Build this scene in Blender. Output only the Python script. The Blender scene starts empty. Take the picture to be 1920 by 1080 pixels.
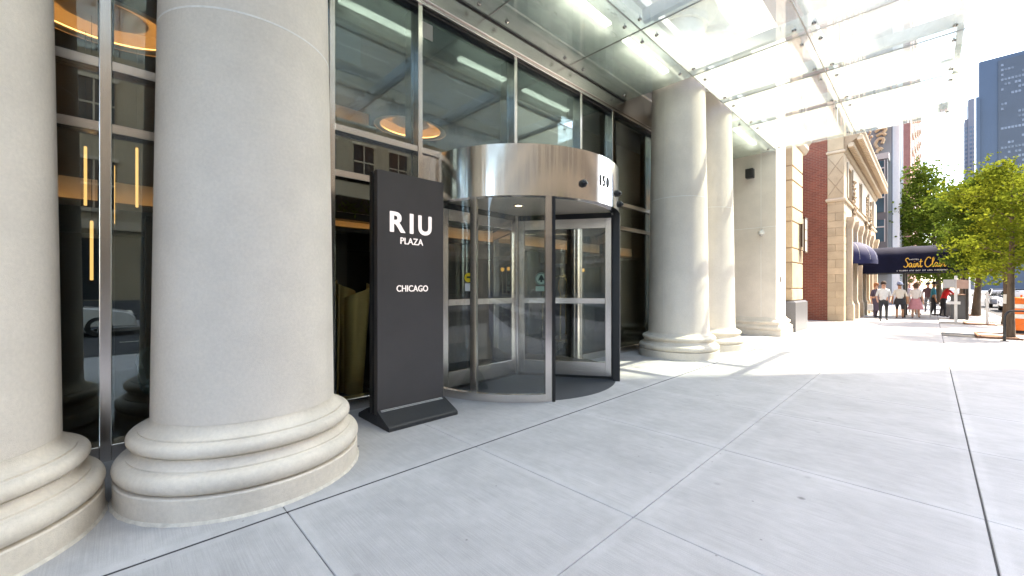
import bpy, bmesh, math, random
from mathutils import Vector, Matrix, Euler
R = math.radians
PI = math.pi
random.seed(7)
scene = bpy.context.scene

# ------------------------------------------------------------------ camera
CAM_H = 1.45
cam_d = bpy.data.cameras.new('camera')
cam_d.sensor_width = 36.0
cam_d.lens = 14.25
cam_d.clip_start = 0.05
cam_d.clip_end = 3000
cam = bpy.data.objects.new('camera', cam_d)
scene.collection.objects.link(cam)
cam.location = (0, 0, CAM_H)
cam.rotation_euler = (R(90), 0, R(45.93 - 90))
scene.camera = cam

# ------------------------------------------------------------------ sky and sun
SUN_E = R(54.0)
SUN_H = Vector((0.795, -0.607)).normalized()
world = bpy.data.worlds.new('World')
scene.world = world
world.use_nodes = True
wn = world.node_tree
wn.nodes.clear()
w_out = wn.nodes.new('ShaderNodeOutputWorld')
w_bg = wn.nodes.new('ShaderNodeBackground')
w_sky = wn.nodes.new('ShaderNodeTexSky')
w_sky.sky_type = 'NISHITA'
w_sky.sun_disc = False
w_sky.sun_elevation = SUN_E
w_sky.sun_rotation = math.atan2(SUN_H.x, SUN_H.y)
w_sky.air_density = 1.0
w_sky.dust_density = 1.4
w_sky.ozone_density = 1.0
w_bg.inputs['Strength'].default_value = 0.15
wn.links.new(w_sky.outputs[0], w_bg.inputs[0])
wn.links.new(w_bg.outputs[0], w_out.inputs[0])

sun_d = bpy.data.lights.new('sun', 'SUN')
sun_d.energy = 2.0
sun_d.angle = R(0.53)
sun_d.color = (1.0, 0.95, 0.88)
sun = bpy.data.objects.new('sun', sun_d)
scene.collection.objects.link(sun)
sdir = Vector((SUN_H.x * math.cos(SUN_E), SUN_H.y * math.cos(SUN_E), math.sin(SUN_E)))
sun.rotation_euler = sdir.to_track_quat('Z', 'Y').to_euler()
sun.location = (20, -20, 40)

scene.view_settings.view_transform = 'Standard'
scene.view_settings.look = 'None'
scene.view_settings.gamma = 1.0
scene.view_settings.use_curve_mapping = False
scene.view_settings.exposure = 3.05
scene.view_settings.use_white_balance = True
scene.view_settings.white_balance_temperature = 7600
scene.view_settings.white_balance_tint = 10
scene.cycles.use_denoising = True
scene.cycles.max_bounces = 10
scene.cycles.diffuse_bounces = 5
scene.cycles.glossy_bounces = 5
scene.cycles.transmission_bounces = 6
scene.cycles.transparent_max_bounces = 32
scene.cycles.sample_clamp_indirect = 6.0
scene.cycles.caustics_reflective = False
scene.cycles.caustics_refractive = False

# ------------------------------------------------------------------ materials
MATS = {}


def new_mat(name):
    m = bpy.data.materials.new(name)
    m.use_nodes = True
    nt = m.node_tree
    nt.nodes.clear()
    out = nt.nodes.new('ShaderNodeOutputMaterial')
    MATS[name] = m
    return m, nt, out


def nd(nt, kind, **kw):
    n = nt.nodes.new(kind)
    for k, v in kw.items():
        if k.startswith('i_'):
            n.inputs[k[2:].replace('_', ' ')].default_value = v
        else:
            setattr(n, k, v)
    return n


def coords(nt, scale=(1, 1, 1), obj_space=True):
    tc = nt.nodes.new('ShaderNodeTexCoord')
    mp = nt.nodes.new('ShaderNodeMapping')
    mp.inputs['Scale'].default_value = scale
    nt.links.new(tc.outputs['Object' if obj_space else 'Generated'], mp.inputs['Vector'])
    return mp


def surf(name, col, rough=0.6, metal=0.0, var=0.12, nscale=6.0, bump=0.0, bscale=60.0, stretch=(1, 1, 1), spec=0.5, rnd=0.0, rvar=0.0, var2=0.0, nscale2=0.8):
    """Principled surface with noise colour variation, roughness variation and fine relief."""
    m, nt, out = new_mat(name)
    b = nd(nt, 'ShaderNodeBsdfPrincipled')
    b.inputs['Roughness'].default_value = rough
    b.inputs['Metallic'].default_value = metal
    b.inputs['Specular IOR Level'].default_value = spec
    mp = coords(nt, stretch)
    n1 = nd(nt, 'ShaderNodeTexNoise')
    n1.inputs['Scale'].default_value = nscale
    n1.inputs['Detail'].default_value = 6
    n1.inputs['Roughness'].default_value = 0.6
    nt.links.new(mp.outputs[0], n1.inputs['Vector'])
    mr = nd(nt, 'ShaderNodeMapRange')
    mr.inputs['From Min'].default_value = 0.25
    mr.inputs['From Max'].default_value = 0.75
    mr.inputs['To Min'].default_value = 1 - var
    mr.inputs['To Max'].default_value = 1 + var
    nt.links.new(n1.outputs['Fac'], mr.inputs['Value'])
    val = mr.outputs[0]
    if var2:
        n2 = nd(nt, 'ShaderNodeTexNoise')
        n2.inputs['Scale'].default_value = nscale2
        n2.inputs['Detail'].default_value = 4
        nt.links.new(mp.outputs[0], n2.inputs['Vector'])
        m2 = nd(nt, 'ShaderNodeMapRange')
        m2.inputs['From Min'].default_value = 0.3
        m2.inputs['From Max'].default_value = 0.7
        m2.inputs['To Min'].default_value = 1 - var2
        m2.inputs['To Max'].default_value = 1 + var2
        nt.links.new(n2.outputs['Fac'], m2.inputs['Value'])
        mu = nd(nt, 'ShaderNodeMath', operation='MULTIPLY')
        nt.links.new(val, mu.inputs[0])
        nt.links.new(m2.outputs[0], mu.inputs[1])
        val = mu.outputs[0]
    if rnd:
        oi = nd(nt, 'ShaderNodeObjectInfo')
        m3 = nd(nt, 'ShaderNodeMapRange')
        m3.inputs['To Min'].default_value = 1 - rnd
        m3.inputs['To Max'].default_value = 1 + rnd
        nt.links.new(oi.outputs['Random'], m3.inputs['Value'])
        mu = nd(nt, 'ShaderNodeMath', operation='MULTIPLY')
        nt.links.new(val, mu.inputs[0])
        nt.links.new(m3.outputs[0], mu.inputs[1])
        val = mu.outputs[0]
    mix = nd(nt, 'ShaderNodeVectorMath', operation='SCALE')
    mix.inputs[0].default_value = col[:3]
    nt.links.new(val, mix.inputs['Scale'])
    nt.links.new(mix.outputs[0], b.inputs['Base Color'])
    if rvar:
        m4 = nd(nt, 'ShaderNodeMapRange')
        m4.inputs['To Min'].default_value = max(0.02, rough - rvar)
        m4.inputs['To Max'].default_value = min(1, rough + rvar)
        nt.links.new(n1.outputs['Fac'], m4.inputs['Value'])
        nt.links.new(m4.outputs[0], b.inputs['Roughness'])
    if bump:
        n3 = nd(nt, 'ShaderNodeTexNoise')
        n3.inputs['Scale'].default_value = bscale
        n3.inputs['Detail'].default_value = 4
        nt.links.new(mp.outputs[0], n3.inputs['Vector'])
        bp = nd(nt, 'ShaderNodeBump')
        bp.inputs['Strength'].default_value = bump
        bp.inputs['Distance'].default_value = 0.01
        nt.links.new(n3.outputs['Fac'], bp.inputs['Height'])
        nt.links.new(bp.outputs[0], b.inputs['Normal'])
    nt.links.new(b.outputs[0], out.inputs[0])
    return m


def emit(name, col, strength):
    m, nt, out = new_mat(name)
    e = nd(nt, 'ShaderNodeEmission')
    e.inputs[0].default_value = (*col, 1)
    e.inputs[1].default_value = strength
    nt.links.new(e.outputs[0], out.inputs[0])
    return m


def pane(name, tint, f0, trans_white=0.0, rough=0.0, gl=(1, 1, 1)):
    """Thin architectural glass: transparent body, mirror reflection rising with angle, optional diffusing frit."""
    m, nt, out = new_mat(name)
    lw = nd(nt, 'ShaderNodeLayerWeight')
    lw.inputs['Blend'].default_value = 0.5
    pw = nd(nt, 'ShaderNodeMath', operation='POWER')
    pw.inputs[1].default_value = 4.0
    nt.links.new(lw.outputs['Facing'], pw.inputs[0])
    mr = nd(nt, 'ShaderNodeMapRange')
    mr.inputs['To Min'].default_value = f0
    mr.inputs['To Max'].default_value = 0.85
    nt.links.new(pw.outputs[0], mr.inputs['Value'])
    tr = nd(nt, 'ShaderNodeBsdfTransparent')
    tr.inputs[0].default_value = (*tint, 1)
    body = tr.outputs[0]
    if trans_white:
        tl = nd(nt, 'ShaderNodeBsdfTranslucent')
        tl.inputs[0].default_value = (0.90, 0.95, 0.92, 1)
        df = nd(nt, 'ShaderNodeBsdfDiffuse')
        df.inputs[0].default_value = (0.80, 0.86, 0.83, 1)
        mt = nd(nt, 'ShaderNodeMixShader')
        mt.inputs[0].default_value = 0.25
        nt.links.new(tl.outputs[0], mt.inputs[1])
        nt.links.new(df.outputs[0], mt.inputs[2])
        mx = nd(nt, 'ShaderNodeMixShader')
        gp = nd(nt, 'ShaderNodeNewGeometry')
        mpd = nt.nodes.new('ShaderNodeMapping')
        mpd.inputs['Scale'].default_value = (0.5, 1.6, 1)
        nt.links.new(gp.outputs['Position'], mpd.inputs['Vector'])
        dn = nd(nt, 'ShaderNodeTexNoise')
        dn.inputs['Scale'].default_value = 1.7
        dn.inputs['Detail'].default_value = 7
        dn.inputs['Roughness'].default_value = 0.65
        nt.links.new(mpd.outputs[0], dn.inputs['Vector'])
        dr = nd(nt, 'ShaderNodeMapRange')
        dr.inputs['From Min'].default_value = 0.3
        dr.inputs['From Max'].default_value = 0.7
        dr.inputs['To Min'].default_value = trans_white * 0.65
        dr.inputs['To Max'].default_value = trans_white * 1.35
        nt.links.new(dn.outputs['Fac'], dr.inputs['Value'])
        nt.links.new(dr.outputs[0], mx.inputs[0])
        nt.links.new(body, mx.inputs[1])
        nt.links.new(mt.outputs[0], mx.inputs[2])
        body = mx.outputs[0]
    g = nd(nt, 'ShaderNodeBsdfGlossy')
    g.inputs['Roughness'].default_value = rough
    g.inputs['Color'].default_value = (*gl, 1)
    ms = nd(nt, 'ShaderNodeMixShader')
    nt.links.new(mr.outputs[0], ms.inputs[0])
    nt.links.new(body, ms.inputs[1])
    nt.links.new(g.outputs[0], ms.inputs[2])
    nt.links.new(ms.outputs[0], out.inputs[0])
    return m


def leafmat(name, c1, c2):
    m, nt, out = new_mat(name)
    mp = coords(nt)
    n = nd(nt, 'ShaderNodeTexNoise')
    n.inputs['Scale'].default_value = 1.3
    n.inputs['Detail'].default_value = 5
    nt.links.new(mp.outputs[0], n.inputs['Vector'])
    cr = nd(nt, 'ShaderNodeValToRGB')
    cr.color_ramp.elements[0].position = 0.35
    cr.color_ramp.elements[0].color = (*c1, 1)
    cr.color_ramp.elements[1].position = 0.65
    cr.color_ramp.elements[1].color = (*c2, 1)
    nt.links.new(n.outputs['Fac'], cr.inputs[0])
    d = nd(nt, 'ShaderNodeBsdfDiffuse')
    t = nd(nt, 'ShaderNodeBsdfTranslucent')
    nt.links.new(cr.outputs[0], d.inputs[0])
    nt.links.new(cr.outputs[0], t.inputs[0])
    mx = nd(nt, 'ShaderNodeMixShader')
    mx.inputs[0].default_value = 0.5
    nt.links.new(d.outputs[0], mx.inputs[1])
    nt.links.new(t.outputs[0], mx.inputs[2])
    nt.links.new(mx.outputs[0], out.inputs[0])
    return m


def brickmat(name, c1, c2, mortar, scale):
    m, nt, out = new_mat(name)
    tc = nd(nt, 'ShaderNodeTexCoord')
    sp = nd(nt, 'ShaderNodeSeparateXYZ')
    nt.links.new(tc.outputs['Object'], sp.inputs[0])
    ad = nd(nt, 'ShaderNodeMath', operation='ADD')
    nt.links.new(sp.outputs['X'], ad.inputs[0])
    nt.links.new(sp.outputs['Y'], ad.inputs[1])
    cb = nd(nt, 'ShaderNodeCombineXYZ')
    nt.links.new(ad.outputs[0], cb.inputs['X'])
    nt.links.new(sp.outputs['Z'], cb.inputs['Y'])
    br = nd(nt, 'ShaderNodeTexBrick')
    br.inputs['Color1'].default_value = (*c1, 1)
    br.inputs['Color2'].default_value = (*c2, 1)
    br.inputs['Mortar'].default_value = (*mortar, 1)
    br.inputs['Scale'].default_value = scale
    br.inputs['Mortar Size'].default_value = 0.012
    br.inputs['Brick Width'].default_value = 0.21
    br.inputs['Row Height'].default_value = 0.075
    nt.links.new(cb.outputs[0], br.inputs['Vector'])
    n = nd(nt, 'ShaderNodeTexNoise')
    n.inputs['Scale'].default_value = 0.9
    n.inputs['Detail'].default_value = 6
    nt.links.new(tc.outputs['Object'], n.inputs['Vector'])
    mr = nd(nt, 'ShaderNodeMapRange')
    mr.inputs['To Min'].default_value = 0.65
    mr.inputs['To Max'].default_value = 1.3
    nt.links.new(n.outputs['Fac'], mr.inputs['Value'])
    vm = nd(nt, 'ShaderNodeVectorMath', operation='SCALE')
    nt.links.new(br.outputs['Color'], vm.inputs[0])
    nt.links.new(mr.outputs[0], vm.inputs['Scale'])
    b = nd(nt, 'ShaderNodeBsdfPrincipled')
    b.inputs['Roughness'].default_value = 0.9
    nt.links.new(vm.outputs[0], b.inputs['Base Color'])
    nt.links.new(b.outputs[0], out.inputs[0])
    return m


def brushed(name, col, rough, stretch):
    m, nt, out = new_mat(name)
    b = nd(nt, 'ShaderNodeBsdfPrincipled')
    b.inputs['Metallic'].default_value = 1.0
    mp = coords(nt, stretch)
    n = nd(nt, 'ShaderNodeTexNoise')
    n.inputs['Scale'].default_value = 1.0
    n.inputs['Detail'].default_value = 5
    nt.links.new(mp.outputs[0], n.inputs['Vector'])
    mr = nd(nt, 'ShaderNodeMapRange')
    mr.inputs['To Min'].default_value = rough - 0.05
    mr.inputs['To Max'].default_value = rough + 0.05
    nt.links.new(n.outputs['Fac'], mr.inputs['Value'])
    nt.links.new(mr.outputs[0], b.inputs['Roughness'])
    mc = nd(nt, 'ShaderNodeMapRange')
    mc.inputs['To Min'].default_value = 0.94
    mc.inputs['To Max'].default_value = 1.05
    nt.links.new(n.outputs['Fac'], mc.inputs['Value'])
    vm = nd(nt, 'ShaderNodeVectorMath', operation='SCALE')
    vm.inputs[0].default_value = col
    nt.links.new(mc.outputs[0], vm.inputs['Scale'])
    nt.links.new(vm.outputs[0], b.inputs['Base Color'])
    nt.links.new(b.outputs[0], out.inputs[0])
    return m


def concrete(name):
    """Broom-finished sidewalk concrete: streaks along Y, mottling, per-slab tint, small dark specks."""
    m, nt, out = new_mat(name)
    geo = nd(nt, 'ShaderNodeNewGeometry')

    def noise(scale_v, det, sc=1.0):
        mp = nt.nodes.new('ShaderNodeMapping')
        mp.inputs['Scale'].default_value = scale_v
        nt.links.new(geo.outputs['Position'], mp.inputs['Vector'])
        n = nd(nt, 'ShaderNodeTexNoise')
        n.inputs['Scale'].default_value = sc
        n.inputs['Detail'].default_value = det
        nt.links.new(mp.outputs[0], n.inputs['Vector'])
        return n.outputs['Fac']

    def rng(v, a, b, f0=0.3, f1=0.7):
        r = nd(nt, 'ShaderNodeMapRange')
        r.inputs['From Min'].default_value = f0
        r.inputs['From Max'].default_value = f1
        r.inputs['To Min'].default_value = a
        r.inputs['To Max'].default_value = b
        nt.links.new(v, r.inputs['Value'])
        return r.outputs[0]

    def mul(a, b):
        k = nd(nt, 'ShaderNodeMath', operation='MULTIPLY')
        nt.links.new(a, k.inputs[0])
        nt.links.new(b, k.inputs[1])
        return k.outputs[0]
    streak = noise((150, 3.0, 1), 4)
    wide = noise((14, 9, 1), 5)
    blot = noise((0.9, 0.8, 1), 6)
    cloud = noise((3.3, 2.6, 1), 6)
    fine = noise((190, 190, 190), 2)
    # trowelled border along the slab edges: no broom marks, slightly paler
    tc = nd(nt, 'ShaderNodeTexCoord')
    sx = nd(nt, 'ShaderNodeSeparateXYZ')
    nt.links.new(tc.outputs['Generated'], sx.inputs[0])

    def edge(ch):
        p = nd(nt, 'ShaderNodeMath', operation='PINGPONG')
        p.inputs[1].default_value = 0.5
        nt.links.new(sx.outputs[ch], p.inputs[0])
        return p.outputs[0]
    mn = nd(nt, 'ShaderNodeMath', operation='MINIMUM')
    nt.links.new(edge('X'), mn.inputs[0])
    nt.links.new(edge('Y'), mn.inputs[1])
    inner = rng(mn.outputs[0], 0.0, 1.0, 0.030, 0.050)

    def fade(v, amt):
        k = nd(nt, 'ShaderNodeMath', operation='MULTIPLY_ADD')
        nt.links.new(v, k.inputs[0])
        nt.links.new(inner, k.inputs[1])
        k.inputs[2].default_value = amt
        return k.outputs[0]
    st0 = rng(streak, -0.085, 0.07)
    st = fade(st0, 1.0)
    v = mul(st, rng(wide, 0.945, 1.05))
    v = mul(v, rng(blot, 0.91, 1.06))
    v = mul(v, rng(cloud, 0.92, 1.06))
    v = mul(v, rng(fine, 0.93, 1.06))
    v = mul(v, rng(inner, 1.07, 1.0, 0, 1))
    oi = nd(nt, 'ShaderNodeObjectInfo')
    v = mul(v, rng(oi.outputs['Random'], 0.955, 1.035, 0, 1))
    # a few gum spots and small stains: only some Voronoi cells carry one
    for sc_, size, dark, keep in ((1.7, 0.040, 0.45, 0.62), (3.1, 0.070, 0.84, 0.55), (9.0, 0.060, 0.60, 0.82)):
        vo = nd(nt, 'ShaderNodeTexVoronoi')
        vo.inputs['Scale'].default_value = sc_
        nt.links.new(geo.outputs['Position'], vo.inputs['Vector'])
        spot = rng(vo.outputs['Distance'], 1.0, 0.0, size * 0.7, size * 1.4)
        sep = nd(nt, 'ShaderNodeSeparateColor')
        nt.links.new(vo.outputs['Color'], sep.inputs[0])
        k = mul(spot, rng(sep.outputs[0], 0.0, 1.0, keep, keep + 0.02))
        v = mul(v, rng(k, 1.0, dark, 0, 1))
    col = nd(nt, 'ShaderNodeVectorMath', operation='SCALE')
    col.inputs[0].default_value = (0.43, 0.423, 0.426)
    nt.links.new(v, col.inputs['Scale'])
    b = nd(nt, 'ShaderNodeBsdfPrincipled')
    b.inputs['Roughness'].default_value = 0.78
    b.inputs['Specular IOR Level'].default_value = 0.35
    nt.links.new(col.outputs[0], b.inputs['Base Color'])
    bp = nd(nt, 'ShaderNodeBump')
    bp.inputs['Strength'].default_value = 0.25
    bp.inputs['Distance'].default_value = 0.004
    nt.links.new(streak, bp.inputs['Height'])
    nt.links.new(bp.outputs[0], b.inputs['Normal'])
    nt.links.new(b.outputs[0], out.inputs[0])
    return m


concrete('concrete')
surf('joint_dark', (0.035, 0.034, 0.036), 0.9, var=0.3, nscale=20)
surf('limestone', (0.72, 0.66, 0.592), 0.75, var=0.065, nscale=48, var2=0.055, nscale2=2.6, bump=0.35, bscale=240, spec=0.3)
surf('limestone_base', (0.70, 0.635, 0.55), 0.72, var=0.08, nscale=40, var2=0.10, nscale2=3.0, bump=0.35, bscale=200, spec=0.3)
surf('mortar_pale', (0.82, 0.80, 0.77), 0.9, var=0.1, nscale=40)
surf('caulk', (0.60, 0.56, 0.49), 0.8, var=0.2, nscale=25, bump=0.6, bscale=40)
brushed('steel_v', (0.77, 0.725, 0.69), 0.22, (45, 45, 0.4))
brushed('steel_h', (0.75, 0.705, 0.67), 0.25, (0.4, 0.4, 70))
brushed('steel_drum', (0.79, 0.745, 0.705), 0.14, (60, 60, 0.3))
_nt = MATS['steel_drum'].node_tree
_b = [n_ for n_ in _nt.nodes if n_.type == 'BSDF_PRINCIPLED'][0]
_mp = coords(_nt, (3.2, 3.2, 0.12))
_n = nd(_nt, 'ShaderNodeTexNoise')
_n.inputs['Scale'].default_value = 1.6
_n.inputs['Detail'].default_value = 3
_nt.links.new(_mp.outputs[0], _n.inputs['Vector'])
_bp = nd(_nt, 'ShaderNodeBump')
_bp.inputs['Strength'].default_value = 0.5
_bp.inputs['Distance'].default_value = 0.012
_nt.links.new(_n.outputs['Fac'], _bp.inputs['Height'])
_nt.links.new(_bp.outputs[0], _b.inputs['Normal'])
surf('dark_frame', (0.02, 0.019, 0.019), 0.4, var=0.1)
surf('black_rubber', (0.012, 0.012, 0.013), 0.55, var=0.2)
surf('black_gloss', (0.012, 0.012, 0.016), 0.12, var=0.1)
pane('window_glass', (0.88, 0.91, 0.90), 0.135, gl=(0.78, 0.90, 0.91))
pane('door_glass', (0.93, 0.95, 0.945), 0.05)
pane('canopy_glass', (0.90, 0.965, 0.935), 0.07, trans_white=0.24)
surf('sign_metal', (0.085, 0.080, 0.083), 0.36, 0.4, var=0.08, nscale=2.5, bump=0.03, bscale=200, rvar=0.09)
surf('sign_edge', (0.014, 0.014, 0.015), 0.45, var=0.1)
surf('sign_base', (0.022, 0.024, 0.028), 0.5, var=0.15, nscale=30, bump=0.2, bscale=300)
emit('letter_light', (0.93, 0.92, 1.0), 0.15)
emit('led_strip', (0.97, 1.0, 0.97), 0.9)
emit('warm_cove', (1.0, 0.50, 0.16), 0.9)
emit('warm_tube', (1.0, 0.60, 0.22), 0.22)
emit('warm_globe', (1.0, 0.52, 0.12), 0.25)
emit('down_light', (1.0, 0.86, 0.62), 0.7)
surf('canopy_deck', (0.80, 0.82, 0.80), 0.6, var=0.05)
surf('canopy_beam', (0.40, 0.36, 0.33), 0.4, 0.3, var=0.1)
surf('bolt_steel', (0.42, 0.40, 0.38), 0.22, 1.0, var=0.1)
surf('drum_ceiling', (0.62, 0.55, 0.46), 0.6, var=0.04)
surf('mat_dark', (0.055, 0.06, 0.068), 0.9, var=0.3, nscale=60, bump=0.4, bscale=300, stretch=(1, 8, 1))
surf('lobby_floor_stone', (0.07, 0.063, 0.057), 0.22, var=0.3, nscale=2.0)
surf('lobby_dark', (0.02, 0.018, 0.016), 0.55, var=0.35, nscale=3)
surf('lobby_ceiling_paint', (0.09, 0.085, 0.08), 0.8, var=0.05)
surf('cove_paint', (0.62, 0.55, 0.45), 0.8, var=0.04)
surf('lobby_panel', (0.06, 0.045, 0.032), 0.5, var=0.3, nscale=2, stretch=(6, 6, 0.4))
surf('gold', (0.95, 0.70, 0.30), 0.42, 0.9, var=0.03, nscale=2)
surf('brass', (0.66, 0.50, 0.22), 0.18, 1.0, var=0.1)
surf('green_velvet', (0.012, 0.055, 0.040), 0.8, var=0.2)
surf('walnut', (0.09, 0.045, 0.022), 0.45, var=0.3, stretch=(10, 10, 1))
surf('granite', (0.10, 0.105, 0.12), 0.32, var=0.35, nscale=120, var2=0.05)
surf('ashlar', (0.46, 0.36, 0.245), 0.85, var=0.08, nscale=30, var2=0.12, nscale2=2, bump=0.25, bscale=60, rnd=0.10)
surf('terracotta', (0.52, 0.42, 0.31), 0.8, var=0.10, nscale=12, var2=0.12, nscale2=1.5, bump=0.3, bscale=40)
surf('ornament', (0.36, 0.27, 0.185), 0.85, var=0.25, nscale=14, bump=0.6, bscale=18)
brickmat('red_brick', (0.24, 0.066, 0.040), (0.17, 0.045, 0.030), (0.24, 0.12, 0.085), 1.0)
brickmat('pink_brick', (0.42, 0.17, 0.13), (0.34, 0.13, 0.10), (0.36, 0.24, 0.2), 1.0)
brickmat('shaded_brick', (0.20, 0.055, 0.045), (0.16, 0.045, 0.04), (0.2, 0.12, 0.1), 1.0)
surf('window_dark', (0.025, 0.03, 0.035), 0.08, var=0.3, nscale=1.5)
surf('stone_pale', (0.50, 0.44, 0.36), 0.8, var=0.12, nscale=8)
surf('grey_panel', (0.20, 0.22, 0.235), 0.5, var=0.08, nscale=1)
surf('grey_dark', (0.085, 0.09, 0.10), 0.45, var=0.1, nscale=1)
surf('teal_glass', (0.02, 0.085, 0.12), 0.06, var=0.4, nscale=0.6)
surf('sign_tan', (0.48, 0.36, 0.23), 0.6, var=0.25, nscale=4)
surf('white_fin', (0.70, 0.72, 0.76), 0.5, var=0.05)
surf('blue_glass', (0.04, 0.07, 0.13), 0.1, var=0.2, nscale=0.3)
surf('tower_blue', (0.026, 0.042, 0.078), 0.35, var=0.08, nscale=0.05)
surf('tower_spandrel', (0.028, 0.035, 0.054), 0.4, var=0.12, nscale=0.1)
surf('tower_window', (0.10, 0.11, 0.14), 0.15, var=0.5, nscale=0.15, rnd=0.35)
surf('tower_lilac', (0.12, 0.115, 0.14), 0.6, var=0.08, nscale=0.1)
surf('tower_lilac_window', (0.06, 0.08, 0.12), 0.2, var=0.3, nscale=0.2)
surf('awning_navy', (0.006, 0.007, 0.022), 0.85, spec=0.15, var=0.25, nscale=3, bump=0.3, bscale=8)
surf('awning_blue', (0.018, 0.021, 0.07), 0.7, spec=0.25, var=0.12, nscale=3)
surf('script_gold', (0.75, 0.44, 0.06), 0.5, var=0.05)
surf('script_white', (0.75, 0.75, 0.78), 0.5, var=0.05)
surf('asphalt', (0.055, 0.055, 0.058), 0.9, var=0.25, nscale=60, var2=0.2, nscale2=0.6, bump=0.4, bscale=200)
surf('road_paint', (0.72, 0.71, 0.66), 0.7, var=0.15, nscale=12)
surf('kerb_stone', (0.42, 0.41, 0.39), 0.85, var=0.12, nscale=14)
surf('ground_far', (0.22, 0.21, 0.20), 0.95, var=0.15, nscale=0.3)
surf('soil', (0.16, 0.085, 0.05), 0.95, var=0.4, nscale=20, bump=0.8, bscale=40)
surf('tree_edge', (0.24, 0.125, 0.075), 0.9, var=0.2, nscale=10)
surf('bark', (0.105, 0.075, 0.052), 0.95, var=0.35, nscale=14, stretch=(1, 1, 0.25), bump=0.9, bscale=22)
leafmat('leaf_bright', (0.12, 0.155, 0.018), (0.215, 0.24, 0.026))
leafmat('leaf_mid', (0.05, 0.085, 0.015), (0.11, 0.15, 0.022))
leafmat('leaf_dark', (0.02, 0.06, 0.012), (0.05, 0.11, 0.018))
surf('white_paint', (0.72, 0.72, 0.70), 0.45, var=0.05)
surf('plate_grey', (0.42, 0.42, 0.42), 0.5, var=0.08)
surf('plate_tan', (0.45, 0.30, 0.24), 0.6, var=0.1)
surf('barrel_orange', (0.80, 0.16, 0.012), 0.5, var=0.06)
surf('barrel_white', (0.76, 0.74, 0.70), 0.4, var=0.06)
surf('concrete_grey', (0.30, 0.29, 0.275), 0.9, var=0.15, nscale=15)
surf('car_white', (0.66, 0.67, 0.68), 0.15, 0.0, var=0.02)
surf('car_blue', (0.04, 0.06, 0.10), 0.18, 0.2, var=0.02)
surf('car_grey', (0.22, 0.23, 0.25), 0.2, 0.3, var=0.02)
surf('car_glass', (0.012, 0.014, 0.016), 0.04, var=0.1)
surf('tyre', (0.018, 0.018, 0.018), 0.85, var=0.1)
surf('rim', (0.45, 0.45, 0.46), 0.25, 0.9, var=0.05)
surf('lamp_clear', (0.75, 0.74, 0.70), 0.1, var=0.05)
surf('lamp_red', (0.40, 0.02, 0.015), 0.15, var=0.05)
surf('opp_stone', (0.36, 0.31, 0.235), 0.85, var=0.08, nscale=3, var2=0.08, nscale2=0.4)
surf('skin_light', (0.52, 0.29, 0.20), 0.55, var=0.06)
surf('skin_tan', (0.40, 0.20, 0.11), 0.55, var=0.06)


def cloth(col):
    key = 'cloth_%02x%02x%02x' % tuple(int(255 * min(1, c)) for c in col)
    if key not in MATS:
        surf(key, col, 0.85, var=0.10, nscale=12, bump=0.3, bscale=30)
    return key


# ------------------------------------------------------------------ mesh helpers
COL = scene.collection


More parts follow.
